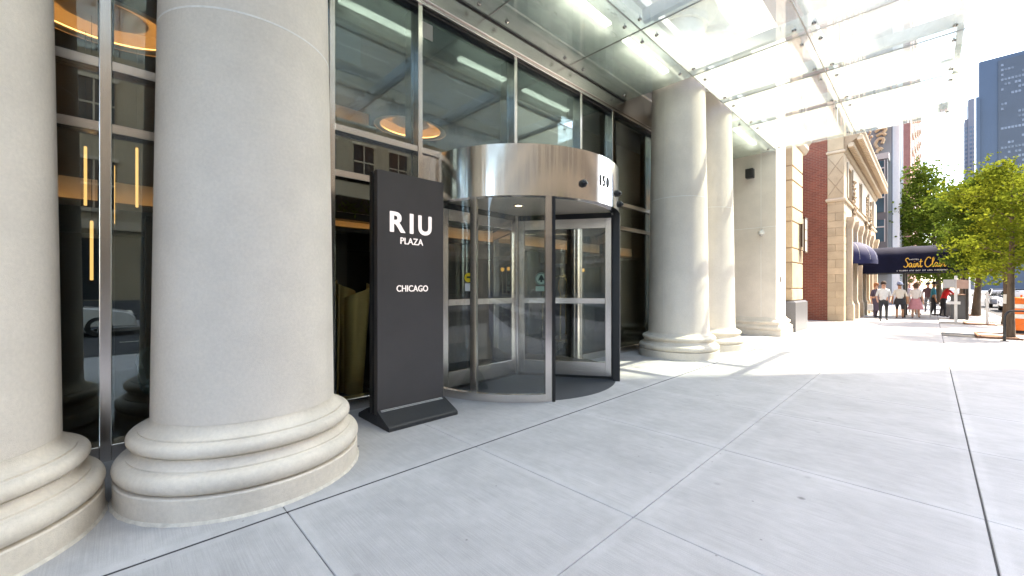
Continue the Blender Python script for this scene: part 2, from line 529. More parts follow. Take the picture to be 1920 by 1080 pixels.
class MB:
    def __init__(self):
        self.v = []
        self.f = []
        self.mi = []

    def add(self, vs, fs, mi=0):
        o = len(self.v)
        self.v += [tuple(p) for p in vs]
        self.f += [tuple(i + o for i in q) for q in fs]
        self.mi += [mi] * len(fs)
        return self

    def box(self, x0, x1, y0, y1, z0, z1, bev=0.0, mi=0):
        if bev > 0:
            b = min(bev, (x1 - x0) / 2.01, (y1 - y0) / 2.01, (z1 - z0) / 2.01)
            vs = []
            idx = {}
            X = (x0, x1); Y = (y0, y1); Z = (z0, z1)
            sg = (1, -1)
            for i in (0, 1):
                for j in (0, 1):
                    for k in (0, 1):
                        for ax in range(3):
                            p = [X[i] + (0 if ax == 0 else sg[i] * b), Y[j] + (0 if ax == 1 else sg[j] * b), Z[k] + (0 if ax == 2 else sg[k] * b)]
                            idx[(i, j, k, ax)] = len(vs)
                            vs.append(p)
            fs = []
            for s in (0, 1):
                q = [idx[(s, 0, 0, 0)], idx[(s, 1, 0, 0)], idx[(s, 1, 1, 0)], idx[(s, 0, 1, 0)]]
                fs.append(q if s else q[::-1])
                q = [idx[(0, s, 0, 1)], idx[(1, s, 0, 1)], idx[(1, s, 1, 1)], idx[(0, s, 1, 1)]]
                fs.append(q[::-1] if s else q)
                q = [idx[(0, 0, s, 2)], idx[(1, 0, s, 2)], idx[(1, 1, s, 2)], idx[(0, 1, s, 2)]]
                fs.append(q if s else q[::-1])
            for i in (0, 1):
                for j in (0, 1):
                    fs.append([idx[(i, j, 0, 0)], idx[(i, j, 0, 1)], idx[(i, j, 1, 1)], idx[(i, j, 1, 0)]])
                    fs.append([idx[(i, 0, j, 0)], idx[(i, 0, j, 2)], idx[(i, 1, j, 2)], idx[(i, 1, j, 0)]])
                    fs.append([idx[(0, i, j, 1)], idx[(0, i, j, 2)], idx[(1, i, j, 2)], idx[(1, i, j, 1)]])
                    for k in (0, 1):
                        fs.append([idx[(i, j, k, 0)], idx[(i, j, k, 1)], idx[(i, j, k, 2)]])
            return self.add(vs, fs, mi)
        vs = [(x, y, z) for z in (z0, z1) for y in (y0, y1) for x in (x0, x1)]
        fs = [(0, 2, 3, 1), (4, 5, 7, 6), (0, 1, 5, 4), (2, 6, 7, 3), (0, 4, 6, 2), (1, 3, 7, 5)]
        return self.add(vs, fs, mi)

    def lathe(self, prof, cx=0, cy=0, n=48, a0=0.0, a1=2 * PI, mi=0, cap=False):
        full = abs(a1 - a0 - 2 * PI) < 1e-6
        m = n if full else n + 1
        vs = []
        for i in range(m):
            a = a0 + (a1 - a0) * i / n
            for r, z in prof:
                vs.append((cx + r * math.cos(a), cy + r * math.sin(a), z))
        k = len(prof)
        fs = []
        for i in range(n):
            j = (i + 1) % m
            for q in range(k - 1):
                fs.append((i * k + q, j * k + q, j * k + q + 1, i * k + q + 1))
        if cap and full:
            fs.append([i * k for i in range(m)][::-1])
            fs.append([i * k + k - 1 for i in range(m)])
        elif cap:
            fs.append(list(range(k)))
            fs.append([(m - 1) * k + q for q in range(k)][::-1])
        return self.add(vs, fs, mi)

    def arc_box(self, cx, cy, r0, r1, z0, z1, a0, a1, n=24, mi=0):
        return self.lathe([(r0, z0), (r1, z0), (r1, z1), (r0, z1), (r0, z0)], cx, cy, n, a0, a1, mi, cap=abs(a1 - a0 - 2 * PI) > 1e-6)

    def cyl(self, p0, p1, r0, r1=None, n=10, mi=0):
        r1 = r0 if r1 is None else r1
        p0 = Vector(p0); p1 = Vector(p1)
        d = (p1 - p0)
        if d.length < 1e-6:
            return self
        d.normalize()
        u = d.orthogonal().normalized()
        w = d.cross(u)
        vs = []
        for p, r in ((p0, r0), (p1, r1)):
            for i in range(n):
                a = 2 * PI * i / n
                vs.append(p + (u * math.cos(a) + w * math.sin(a)) * r)
        fs = [(i, (i + 1) % n, n + (i + 1) % n, n + i) for i in range(n)]
        fs.append(list(range(n))[::-1])
        fs.append([n + i for i in range(n)])
        return self.add(vs, fs, mi)

    def tube(self, pts, r, n=8, mi=0):
        pts = [Vector(p) for p in pts]
        rs = r if isinstance(r, (list, tuple)) else [r] * len(pts)
        vs = []
        prev = None
        for i, p in enumerate(pts):
            t = (pts[min(i + 1, len(pts) - 1)] - pts[max(i - 1, 0)]).normalized()
            if prev is None:
                u = t.orthogonal().normalized()
            else:
                u = prev - t * prev.dot(t)
                u = u.normalized() if u.length > 1e-6 else t.orthogonal().normalized()
            prev = u
            w = t.cross(u)
            for k in range(n):
                a = 2 * PI * k / n
                vs.append(p + (u * math.cos(a) + w * math.sin(a)) * rs[i])
        fs = []
        for i in range(len(pts) - 1):
            for k in range(n):
                fs.append((i * n + k, i * n + (k + 1) % n, (i + 1) * n + (k + 1) % n, (i + 1) * n + k))
        fs.append(list(range(n))[::-1])
        fs.append([(len(pts) - 1) * n + k for k in range(n)])
        return self.add(vs, fs, mi)

    def prism(self, poly, z0, z1, mi=0):
        n = len(poly)
        vs = [(x, y, z0) for x, y in poly] + [(x, y, z1) for x, y in poly]
        fs = [(i, (i + 1) % n, n + (i + 1) % n, n + i) for i in range(n)]
        fs += [list(range(n))[::-1], [n + i for i in range(n)]]
        return self.add(vs, fs, mi)

    def rect_profile(self, x0, x1, y0, y1, prof, mi=0):
        """mouldings swept round a rectangle: prof = [(offset, z)]"""
        vs = []
        for o, z in prof:
            vs += [(x0 - o, y0 - o, z), (x1 + o, y0 - o, z), (x1 + o, y1 + o, z), (x0 - o, y1 + o, z)]
        fs = []
        for i in range(len(prof) - 1):
            for k in range(4):
                fs.append((i * 4 + k, i * 4 + (k + 1) % 4, (i + 1) * 4 + (k + 1) % 4, (i + 1) * 4 + k))
        fs.append((3, 2, 1, 0))
        e = (len(prof) - 1) * 4
        fs.append((e, e + 1, e + 2, e + 3))
        return self.add(vs, fs, mi)

    def sphere(self, c, r, n=12, m=8, mi=0, sc=(1, 1, 1)):
        prof = []
        vs = [(c[0], c[1], c[2] - r * sc[2])]
        for j in range(1, m):
            t = -PI / 2 + PI * j / m
            for i in range(n):
                a = 2 * PI * i / n
                vs.append((c[0] + r * sc[0] * math.cos(t) * math.cos(a), c[1] + r * sc[1] * math.cos(t) * math.sin(a), c[2] + r * sc[2] * math.sin(t)))
        vs.append((c[0], c[1], c[2] + r * sc[2]))
        fs = []
        for i in range(n):
            fs.append((0, 1 + (i + 1) % n, 1 + i))
            fs.append((len(vs) - 1, 1 + (m - 2) * n + i, 1 + (m - 2) * n + (i + 1) % n))
        for j in range(m - 2):
            for i in range(n):
                fs.append((1 + j * n + i, 1 + j * n + (i + 1) % n, 1 + (j + 1) * n + (i + 1) % n, 1 + (j + 1) * n + i))
        return self.add(vs, fs, mi)

    def mesh(self, name, mats, off=(0, 0, 0), smooth=False):
        me = bpy.data.meshes.new(name)
        me.from_pydata([(x - off[0], y - off[1], z - off[2]) for x, y, z in self.v], [], self.f)
        if isinstance(mats, str):
            mats = [mats]
        for m in mats:
            me.materials.append(MATS[m])
        if len(mats) > 1:
            me.polygons.foreach_set('material_index', self.mi)
        me.update()
        bm = bmesh.new()
        bm.from_mesh(me)
        bmesh.ops.recalc_face_normals(bm, faces=bm.faces)
        bm.to_mesh(me)
        bm.free()
        if smooth:
            me.polygons.foreach_set('use_smooth', [True] * len(me.polygons))
            try:
                me.set_sharp_from_angle(angle=R(smooth if smooth is not True else 40))
            except Exception:
                pass
        return me


def world_loc(o):
    p = Vector((0, 0, 0))
    while o is not None:
        p += o.location
        o = o.parent
    return p


def part(name, mb, mats, parent=None, smooth=False, local=False, kind=None, label=None):
    """One mesh object. Geometry is given in world axes unless local."""
    off = (0, 0, 0)
    if parent is not None and not local:
        off = world_loc(parent)
    me = mb.mesh(name, mats, off, smooth)
    o = bpy.data.objects.new(name, me)
    COL.objects.link(o)
    if parent is not None:
        o.parent = parent
    if kind:
        o['kind'] = kind
    if label:
        o['label'] = label
    return o


def inst(src, parent, loc=(0, 0, 0), rot=(0, 0, 0), name=None):
    o = bpy.data.objects.new(name or src.name.split('.')[0], src if isinstance(src, bpy.types.Mesh) else src.data)
    COL.objects.link(o)
    o.parent = parent
    o.location = Vector(loc) - (world_loc(parent) if parent is not None else Vector((0, 0, 0)))
    o.rotation_euler = rot
    return o


def thing(name, label, cat, loc=(0, 0, 0), rz=0.0, group=None):
    o = bpy.data.objects.new(name, None)
    o.empty_display_size = 0.2
    COL.objects.link(o)
    o.location = loc
    o.rotation_euler = (0, 0, rz)
    o['label'] = label
    o['category'] = cat
    if group:
        o['group'] = group
    return o


def tag(o, label, cat, group=None):
    o['label'] = label
    o['category'] = cat
    if group:
        o['group'] = group
    return o


def copy_tree(src, loc, rz, label, parent=None):
    c = src.copy()
    COL.objects.link(c)
    if parent is None:
        c.location = loc
        c.rotation_euler = (0, 0, rz)
        c['label'] = label
    else:
        c.parent = parent
    for ch in list(src.children):
        copy_tree(ch, None, None, None, c)
    return c


def text_mesh(body, height, width=None, extrude=0.006, bold=0.0):
    """flat lettering standing in local XZ (x to the right, z up), centred on x, base at z=0, facing -y"""
    cu = bpy.data.curves.new('lettering', 'FONT')
    cu.body = body
    cu.size = 1.0
    cu.extrude = 0.0
    cu.offset = bold
    cu.resolution_u = 4
    o = bpy.data.objects.new('lettering', cu)
    COL.objects.link(o)
    dg = bpy.context.evaluated_depsgraph_get()
    dg.update()
    me = bpy.data.meshes.new_from_object(o.evaluated_get(dg))
    bpy.data.objects.remove(o)
    xs = [v.co.x for v in me.vertices]
    ys = [v.co.y for v in me.vertices]
    x0, x1, y0, y1 = min(xs), max(xs), min(ys), max(ys)
    sy = height / (y1 - y0)
    sx = (width / (x1 - x0)) if width else sy
    bm = bmesh.new()
    bm.from_mesh(me)
    for v in bm.verts:
        v.co = Vector(((v.co.x - (x0 + x1) / 2) * sx, 0, (v.co.y - y0) * sy))
    bmesh.ops.remove_doubles(bm, verts=bm.verts, dist=1e-5)
    bmesh.ops.recalc_face_normals(bm, faces=bm.faces)
    r = bmesh.ops.extrude_face_region(bm, geom=bm.faces[:])
    for e in r['geom']:
        if isinstance(e, bmesh.types.BMVert):
            e.co.y -= extrude
    bmesh.ops.recalc_face_normals(bm, faces=bm.faces)
    bm.to_mesh(me)
    bm.free()
    return me


def lettering(name, body, height, width, mat, parent, loc, rot=(0, 0, 0), extrude=0.006, bold=0.0):
    me = text_mesh(body, height, width, extrude, bold)
    me.materials.clear()
    me.materials.append(MATS[mat])
    return inst(me, parent, loc, rot, name)


# ------------------------------------------------------------------ setting: ground, pavement, road
def structure(name, mb, mat, smooth=False):
    o = part(name, mb, mat, None, smooth)
    o['kind'] = 'structure'
    return o


FX = -0.16
structure('ground', MB().box(-900, 1500, -900, 900, -0.5, FX - 0.06), 'ground_far')
KERB_Y = -2.45
bed = structure('pavement', MB().box(-14, 62, KERB_Y + 0.16, 4.95, FX - 0.03, -0.048), 'joint_dark')
# concrete slabs, joints measured along the facade
XJ = [0.78 + 1.555 * k for k in range(-9, 40)]
YJ = [(-2.29, -1.79, 0.006), (-1.79, -0.24, 0.010), (-0.24, 1.31, 0.006), (1.31, 2.90, 0.010), (2.90, 4.80, 0.010)]
slab_mesh = {}
pit_slots = []
TREE_X = [19.1, 25.3, 32.5, 41.0, 50.0]
for i in range(len(XJ) - 1):
    for j, (y0, y1, g) in enumerate(YJ):
        xa, xb = XJ[i], XJ[i + 1]
        if j == 0 or j == 1:
            if any(abs((xa + xb) / 2 - tx) < 0.9 for tx in TREE_X):
                if j == 1:
                    continue
        key = j
        if key not in slab_mesh:
            w = 1.555
            gl = 0.0055 if j == 0 or j == 2 else 0.0045
            lo = {2: 0.005, 4: 0.011}.get(j, 0.0025)   # wide dark joints at -0.24 and 2.90
            hi = {1: 0.005, 3: 0.011}.get(j, 0.0025)
            slab_mesh[key] = MB().box(0.0025, w - 0.0025, lo, (y1 - y0) - hi, -0.06, 0.0, bev=0.004).mesh('slab', 'concrete')
        inst(slab_mesh[key], bed, (xa, y0, random.uniform(-0.0012, 0.0012)), name='slab')
part('expansion_joint', MB().box(-13, 61.9, 2.8895, 2.9105, -0.05, -0.0035), 'joint_dark', bed)
part('expansion_joint', MB().box(-13, 61.9, -0.2445, -0.2355, -0.05, -0.0035), 'joint_dark', bed)
structure('threshold_strip', MB().box(-14, 15.4, 4.803, 5.05, -0.05, -0.006), 'concrete_grey')
kerb = structure('kerb', MB().box(-60, 110, KERB_Y, KERB_Y + 0.15, -0.3, -0.004, bev=0.02), 'kerb_stone')
structure('far_pavement', MB().box(62.01, 420, KERB_Y + 0.16, 40, -0.3, -0.01), 'concrete')
structure('side_pavement', MB().box(-60, -14.01, KERB_Y + 0.16, 4.8, -0.3, -0.01), 'concrete')
structure('side_yard', MB().box(15.45, 61.99, 4.96, 40, -0.3, -0.012), 'concrete_grey')
structure('road', MB().box(-200, 700, -11.2, KERB_Y - 0.002, -0.3, -0.15), 'asphalt')
mk = MB()
for k in range(-20, 40):
    mk.box(k * 6.0, k * 6.0 + 2.6, -6.9, -6.78, -0.149, -0.145)
part('lane_marking', mk, 'road_paint', bpy.data.objects['road'], kind='stuff')
structure('opposite_kerb', MB().box(-200, 700, -11.36, -11.202, -0.3, -0.006, bev=0.02), 'kerb_stone')
structure('opposite_pavement', MB().box(-200, 700, -15.4, -11.365, -0.3, -0.01), 'concrete')

# ------------------------------------------------------------------ stone columns
BASE_PROF = [(0.0, 0.0), (0.800, 0.0), (0.800, 0.148), (0.792, 0.156), (0.765, 0.158)]
for k in range(13):
    t = -PI / 2 + PI * k / 12
    BASE_PROF.append((0.750 + 0.056 * math.cos(t), 0.222 + 0.062 * math.sin(t)))
BASE_PROF += [(0.738, 0.288), (0.738, 0.300)]
for k in range(1, 8):
    t = k / 8
    BASE_PROF.append((0.736 - 0.036 * math.sin(PI * t * 0.75), 0.300 + 0.058 * t))
BASE_PROF += [(0.712, 0.360)]
for k in range(11):
    t = -PI / 2 + PI * k / 10
    BASE_PROF.append((0.695 + 0.043 * math.cos(t), 0.407 + 0.045 * math.sin(t)))
BASE_PROF += [(0.676, 0.456), (0.676, 0.468)]
for k in range(1, 9):
    t = k / 8
    BASE_PROF.append((0.676 - 0.066 * math.sin(t * PI / 2), 0.468 + 0.075 * t ** 1.6))
BASE_PROF += [(0.0, 0.5432)]


def column(x, y, label):
    t = thing('stone_column', label, 'column', (x, y, 0), 0, 'paired columns of the entrance')
    part('base', MB().lathe(BASE_PROF, 0, 0, 96), 'limestone_base', t, 35, local=True)
    ck = MB()
    pts = []
    vs = []
    n = 96
    rnd = random.Random(int(x * 10))
    for i in range(n):
        a = 2 * PI * i / n
        r = 0.806 + rnd.uniform(-0.003, 0.005)
        vs += [(0.796 * math.cos(a), 0.796 * math.sin(a), 0.018), (r * math.cos(a), r * math.sin(a), 0.012), ((r + 0.009) * math.cos(a), (r + 0.009) * math.sin(a), -0.004)]
    fs = []
    for i in range(n):
        j = (i + 1) % n
        fs += [(i * 3, j * 3, j * 3 + 1, i * 3 + 1), (i * 3 + 1, j * 3 + 1, j * 3 + 2, i * 3 + 2)]
    ck.add(vs, fs)
    part('sealant_bead', ck, 'caulk', t, True, local=True)

    def rad(z):
        return 0.611 - 0.012 * (z - 0.54) - 0.0006 * (z - 0.54) ** 2
    # each drum is two half shells with a fine vertical joint
    for (z0, z1) in ((0.545, 3.316), (3.330, 7.0)):
        for a0 in (R(176), R(356)):
            prof = [(rad(z0) - 0.05, z0)] + [(rad(z0 + (z1 - z0) * k / 8), z0 + (z1 - z0) * k / 8) for k in range(9)] + [(rad(z1) - 0.05, z1)]
            part('shaft_drum', MB().lathe(prof, 0, 0, 40, a0 + 0.003, a0 + PI - 0.003), 'limestone', t, 40, local=True)
    part('mortar_joint', MB().lathe([(0.3, 3.3165), (rad(3.32) + 0.001, 3.3165), (rad(3.32) + 0.001, 3.3295), (0.3, 3.3295)], 0, 0, 72), 'mortar_pale', t, True, local=True)
    part('core', MB().lathe([(0.0, 0.5435)] + [(rad(0.5435 + 6.44 * k / 16) - 0.0035, 0.5435 + 6.44 * k / 16) for k in range(17)] + [(0.0, 6.99)], 0, 0, 120), 'mortar_pale', t, True, local=True)
    part('capital', MB().lathe([(0, 7.002), (0.58, 7.002), (0.60, 7.08), (0.58, 7.10), (0.66, 7.2), (0.78, 7.26), (0.78, 7.4), (0, 7.4)], 0, 0, 48), 'limestone_base', t, 40, local=True)
    return t


column(0.761, 3.81, 'pale limestone column nearest the black hotel sign, whole base in view')
column(-0.87, 3.81, 'pale limestone column cut off by the left edge of the photo')
column(8.70, 3.81, 'limestone column just right of the revolving door, partly sunlit')
column(10.33, 3.81, 'limestone column half hidden behind its twin, next to the square pier')

# square end pier
pier = thing('stone_pier', 'square limestone end pier with moulded base beyond the columns', 'pier', (14.85, 3.85, 0))
part('base', MB().rect_profile(14.25, 15.40, 3.25, 4.90, [(0.17, 0.0), (0.17, 0.15), (0.14, 0.155), (0.165, 0.19), (0.165, 0.25), (0.13, 0.29), (0.10, 0.31), (0.085, 0.345), (0.115, 0.38), (0.115, 0.42), (0.08, 0.455), (0.05, 0.47), (0.015, 0.53), (0.0, 0.545)]), 'limestone_base', pier)
for z0, z1 in ((0.547, 3.318), (3.332, 7.0)):
    part('shaft_block', MB().box(14.25, 15.40, 3.25, 3.645, z0, z1, bev=0.006), 'limestone', pier)
    part('shaft_block', MB().box(14.25, 15.40, 3.655, 4.80, z0, z1, bev=0.006), 'limestone', pier)
part('mortar_joint', MB().box(14.254, 15.396, 3.254, 4.796, 0.546, 6.99), 'mortar_pale', pier)
part('key_switch', MB().box(14.70, 14.78, 3.235, 3.249, 1.63, 1.80, bev=0.004), 'dark_frame', pier)

sp = thing('loudspeaker', 'small black loudspeaker mounted high on the square pier', 'speaker', (14.2, 3.9, 5.0))
s1 = part('cabinet', MB().box(13.98, 14.17, 3.80, 4.02, 4.86, 5.15, bev=0.015), 'black_rubber', sp)
part('bracket', MB().box(14.171, 14.249, 3.88, 3.94, 4.96, 5.04), 'black_rubber', sp)
part('grille', MB().box(13.965, 13.979, 3.82, 4.00, 4.88, 5.13, bev=0.004), 'dark_frame', sp)
dc = thing('dome_camera', 'white dome security camera on the square pier', 'security camera', (14.2, 3.65, 3.1))
part('housing', MB().lathe([(0, 3.20), (0.075, 3.20), (0.085, 3.17), (0.085, 3.11), (0.07, 3.10), (0, 3.10)], 14.15, 3.62, 20), 'white_paint', dc, True)
part('dome', MB().sphere((14.15, 3.62, 3.10), 0.062, 14, 8), 'plate_grey', dc, True)
part('arm', MB().box(14.16, 14.249, 3.59, 3.65, 3.201, 3.25), 'white_paint', dc)

# ------------------------------------------------------------------ hotel glass front
hotel = thing('hotel_building', 'hotel front of steel framed glass behind the limestone columns', 'building', (4.73, 4.85, 0))
FY0, FY1 = 4.80, 4.95     # mullion front and back
HEAD = 5.27
MX = [-3.72, -1.90, -0.085, 1.76, 2.92, 4.73, 6.54, 7.70, 9.50, 11.3, 13.1]
for x in MX:
    z0 = 3.36 if x == 4.73 else 0.0
    if x == -0.085:
        part('mullion', MB().box(x - 0.036, x + 0.036, FY0 - 0.01, FY1, z0, HEAD + 0.01, bev=0.004), 'steel_v', hotel)
    else:
        part('mullion', MB().box(x - 0.033, x + 0.033, FY0 - 0.01, FY1, z0, HEAD + 0.01, bev=0.004), 'steel_v', hotel)
    part('inner_frame', MB().box(x - 0.05, x + 0.05, FY1 + 0.002, FY1 + 0.16, z0, HEAD), 'dark_frame', hotel)
for i in range(len(MX) - 1):
    xa = MX[i] + (0.038 if MX[i] == -0.085 else 0.035)
    xb = MX[i + 1] - (0.038 if MX[i + 1] == -0.085 else 0.035)
    door = 2.9 < MX[i] < 6.5
    part('transom', MB().box(xa, xb, FY0, FY1, 3.285, 3.365, bev=0.004), 'steel_h', hotel)
    part('window_pane', MB().box(xa, xb, 4.885, 4.897, 3.367, HEAD - 0.03), 'window_glass', hotel)
    part('head_bead', MB().box(xa, xb, FY0 + 0.02, FY1, HEAD - 0.028, HEAD + 0.005), 'dark_frame', hotel)
    if not door:
        part('transom', MB().box(xa, xb, FY0, FY1, 2.755, 2.835, bev=0.004), 'steel_h', hotel)
        part('window_pane', MB().box(xa, xb, 4.885, 4.897, 2.837, 3.283), 'window_glass', hotel)
        part('window_pane', MB().box(xa, xb, 4.885, 4.897, 0.137, 2.753), 'window_glass', hotel)
        part('sill', MB().box(xa, xb, FY0 - 0.02, FY1, 0.0, 0.135, bev=0.005), 'steel_h', hotel)
part('head_cap', MB().box(-14, 14.24, 4.76, 5.0, HEAD + 0.012, HEAD + 0.06, bev=0.004), 'steel_h', hotel)
part('head_cap', MB().box(-14, 14.24, 4.73, 5.0, HEAD + 0.064, HEAD + 0.10, bev=0.004), 'steel_h', hotel)
for xa, xb in ((-14, -2.2), (-2.195, 1.65), (1.655, 5.30), (5.305, 8.95), (8.955, 14.24)):
    part('header_panel', MB().box(xa, xb, 4.74, 4.99, HEAD + 0.104, 5.99, bev=0.003), 'steel_h', hotel)
part('wall', MB().box(-14, 15.6, 4.2, 5.2, 7.405, 62), 'limestone', hotel)
part('architrave', MB().box(-14, 15.5, 3.15, 4.195, 7.405, 9.2), 'limestone', hotel)
part('wall', MB().box(-14, 15.6, 5.0, 5.3, 6.0, 7.40), 'limestone', hotel)
part('wall', MB().box(-14, -3.76, 4.86, 5.1, 0.0, 5.27), 'limestone', hotel)

# window stickers, wall ends
part('notice', MB().box(3.0, 3.17, 4.8805, 4.8845, 4.92, 5.14), 'plate_grey', hotel, label='small grey notice in the corner of an upper pane')

# ------------------------------------------------------------------ lobby
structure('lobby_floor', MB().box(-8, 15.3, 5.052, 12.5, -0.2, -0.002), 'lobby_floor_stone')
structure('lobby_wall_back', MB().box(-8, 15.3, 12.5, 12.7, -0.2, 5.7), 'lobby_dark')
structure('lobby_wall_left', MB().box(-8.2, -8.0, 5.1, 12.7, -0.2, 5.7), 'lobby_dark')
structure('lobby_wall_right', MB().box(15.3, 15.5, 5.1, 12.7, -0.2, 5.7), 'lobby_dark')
COVES = [(-0.15, 7.5, 0.85, 0.70, 'glowing oval ceiling cove seen between the two left columns'),
         (4.55, 7.85, 0.80, 0.62, 'glowing oval ceiling cove above the revolving door')]
LC = 4.90
bmc = bmesh.new()
loops = [[(-8, 5.30), (15.3, 5.30), (15.3, 12.5), (-8, 12.5)]]
for cx_, cy_, rx_, ry_, _l in COVES:
    loops.append([(cx_ + rx_ * math.cos(2 * PI * i / 40), cy_ + ry_ * math.sin(2 * PI * i / 40)) for i in range(40)])
ce = []
for lp_ in loops:
    vv = [bmc.verts.new((x, y, LC)) for x, y in lp_]
    ce += [bmc.edges.new((vv[i], vv[(i + 1) % len(vv)])) for i in range(len(vv))]
bmesh.ops.triangle_fill(bmc, edges=ce, use_beauty=True)
mec = bpy.data.meshes.new('lobby_ceiling')
bmc.to_mesh(mec)
bmc.free()
mec.materials.append(MATS['lobby_ceiling_paint'])
lco = bpy.data.objects.new('lobby_ceiling', mec)
COL.objects.link(lco)
lco['kind'] = 'structure'
part('drop_fascia', MB().box(-8, 15.3, 5.24, 5.299, LC - 0.002, 5.42), 'lobby_dark', lco)
part('slab_above', MB().box(-8, 15.3, 5.12, 12.5, 5.43, 5.55), 'lobby_dark', lco)
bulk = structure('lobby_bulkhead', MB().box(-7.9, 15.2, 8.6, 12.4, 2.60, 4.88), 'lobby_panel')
part('cove_ledge', MB().box(-7.9, 15.2, 8.30, 8.598, 2.60, 2.64).box(-7.9, 15.2, 8.30, 8.33, 2.641, 2.70), 'lobby_panel', bulk)
part('cove_face', MB().box(-7.9, 15.2, 8.585, 8.598, 2.645, 3.05), 'cove_paint', bulk)
part('cove_light', MB().box(-7.5, 15.0, 8.40, 8.44, 2.645, 2.665), 'warm_cove', bulk)
beam = structure('lobby_beam', MB().box(0.6, 3.55, 7.75, 8.05, 4.42, 4.895), 'cove_paint')
part('cove_ledge', MB().box(0.6, 3.55, 7.42, 7.748, 4.42, 4.45).box(0.6, 3.55, 7.42, 7.45, 4.451, 4.53), 'cove_paint', beam)
part('cove_light', MB().box(0.65, 3.5, 7.54, 7.58, 4.455, 4.475), 'warm_cove', beam)
for k, x in enumerate((-5.5, -2.5, 0.6, 3.2, 6.4, 9.4, 12.4)):
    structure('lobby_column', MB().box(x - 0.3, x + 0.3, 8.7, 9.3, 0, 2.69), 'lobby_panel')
for (x, y, rx, ry, lab) in COVES:
    t = thing('ceiling_cove', lab, 'ceiling light', (x, y, LC), 0, 'oval lobby coves')

    def ov(prof):
        m = MB().lathe(prof, 0, 0, 48)
        m.v = [(x + px * rx, y + py * ry, z) for px, py, z in m.v]
        return m
    part('lip', ov([(0.84, LC + 0.01), (0.998, LC + 0.01), (0.998, LC + 0.03), (0.84, LC + 0.03), (0.84, LC + 0.01)]), 'cove_paint', t, 40)
    part('light_ring', ov([(0.88, LC + 0.04), (0.94, LC + 0.04), (0.94, LC + 0.06), (0.88, LC + 0.06), (0.88, LC + 0.04)]), 'warm_cove', t, True)
    part('dome', ov([(1.10, LC + 0.035), (1.12, LC + 0.14), (1.04, LC + 0.30), (0.0, LC + 0.36)]), 'cove_paint', t, 40)
    part('inner_disc', ov([(0.0, LC + 0.12), (0.52, LC + 0.12), (0.52, LC + 0.16), (0.0, LC + 0.16)]), 'cove_paint', t, 40)
    part('light_ring', ov([(0.44, LC + 0.17), (0.48, LC + 0.17), (0.48, LC + 0.19), (0.44, LC + 0.19), (0.44, LC + 0.17)]), 'warm_cove', t, True)
for k, (x, y, z0, z1, lab) in enumerate(((-0.33, 7.9, 2.56, 3.35, 'slim glowing pendant tube, left of the steel mullion'),
                                         (-0.06, 7.7, 2.32, 3.11, 'slim glowing pendant tube, just right of the steel mullion'),
                                         (0.18, 8.0, 2.62, 3.48, 'slim glowing pendant tube beside the near column'),
                                         (-0.255, 7.4, 1.55, 2.30, 'slim glowing pendant tube hanging lowest of the four'))):
    t = thing('pendant_tube', lab, 'pendant lamp', (x, y, z0), 0, 'lobby pendant tubes')
    part('tube', MB().cyl((x, y, z0), (x, y, z1), 0.016, n=10), 'warm_tube', t)
    part('cord', MB().cyl((x, y, z1), (x, y, 4.90), 0.003, n=6), 'dark_frame', t)
for (x, y, z, lab) in ((5.75, 9.55, 2.0, 'small amber globe lamp seen behind the left door wing'), (7.85, 8.5, 1.98, 'amber globe lamp left of a pair inside the lobby'), (8.25, 8.5, 2.0, 'amber globe lamp right of a pair inside the lobby'), (9.9, 7.2, 1.98, 'amber globe lamp in the window left of the sunlit column')):
    t = thing('globe_lamp', lab, 'lamp', (x, y, z), 0, 'lobby globe lamps')
    part('globe', MB().sphere((x, y, z), 0.055, 14, 10), 'warm_globe', t, True)
    part('stem', MB().cyl((x, y, z - 0.06), (x, y, 0.0), 0.012, n=8), 'brass', t)
    part('foot', MB().lathe([(0, 0), (0.14, 0), (0.14, 0.02), (0, 0.03)], x, y, 20), 'brass', t)
# gold rolled-sheet sculpture
sc = thing('gold_sculpture', 'tall gold rolled sheet metal sculpture inside the glass', 'sculpture', (2.25, 5.5, 0))


def rolled(cx, cy, r0, r1, a0, a1, h0, h1, lean):
    vs = []
    n = 18
    for i in range(n + 1):
        a = a0 + (a1 - a0) * i / n
        hh = h0 + (h1 - h0) * i / n
        for r, z in ((r0, 0.0), (r1, hh), (r1 - 0.012, hh), (r0 - 0.012, 0.0)):
            lx = lean * z / 1.5
            vs.append((cx + r * math.cos(a) + lx, cy + r * math.sin(a), z))
    fs = []
    for i in range(n):
        for q in range(4):
            fs.append((i * 4 + q, (i + 1) * 4 + q, (i + 1) * 4 + (q + 1) % 4, i * 4 + (q + 1) % 4))
    fs += [(0, 1, 2, 3), (n * 4 + 3, n * 4 + 2, n * 4 + 1, n * 4)]
    return MB().add(vs, fs)


part('rolled_sheet', rolled(2.30, 5.50, 0.12, 0.17, R(-200), R(20), 1.30, 1.52, 0.06), 'gold', sc, 50)
part('rolled_sheet', rolled(2.26, 5.62, 0.09, 0.13, R(-230), R(-30), 1.56, 1.40, -0.02), 'gold', sc, 50)
part('rod', MB().cyl((2.08, 5.48, 0), (2.11, 5.50, 1.50), 0.012), 'gold', sc)
part('rod', MB().cyl((2.02, 5.50, 0), (2.06, 5.52, 1.30), 0.012), 'gold', sc)
part('plate', MB().box(1.95, 2.55, 5.3, 5.8, 0.0, 0.02), 'dark_frame', sc)
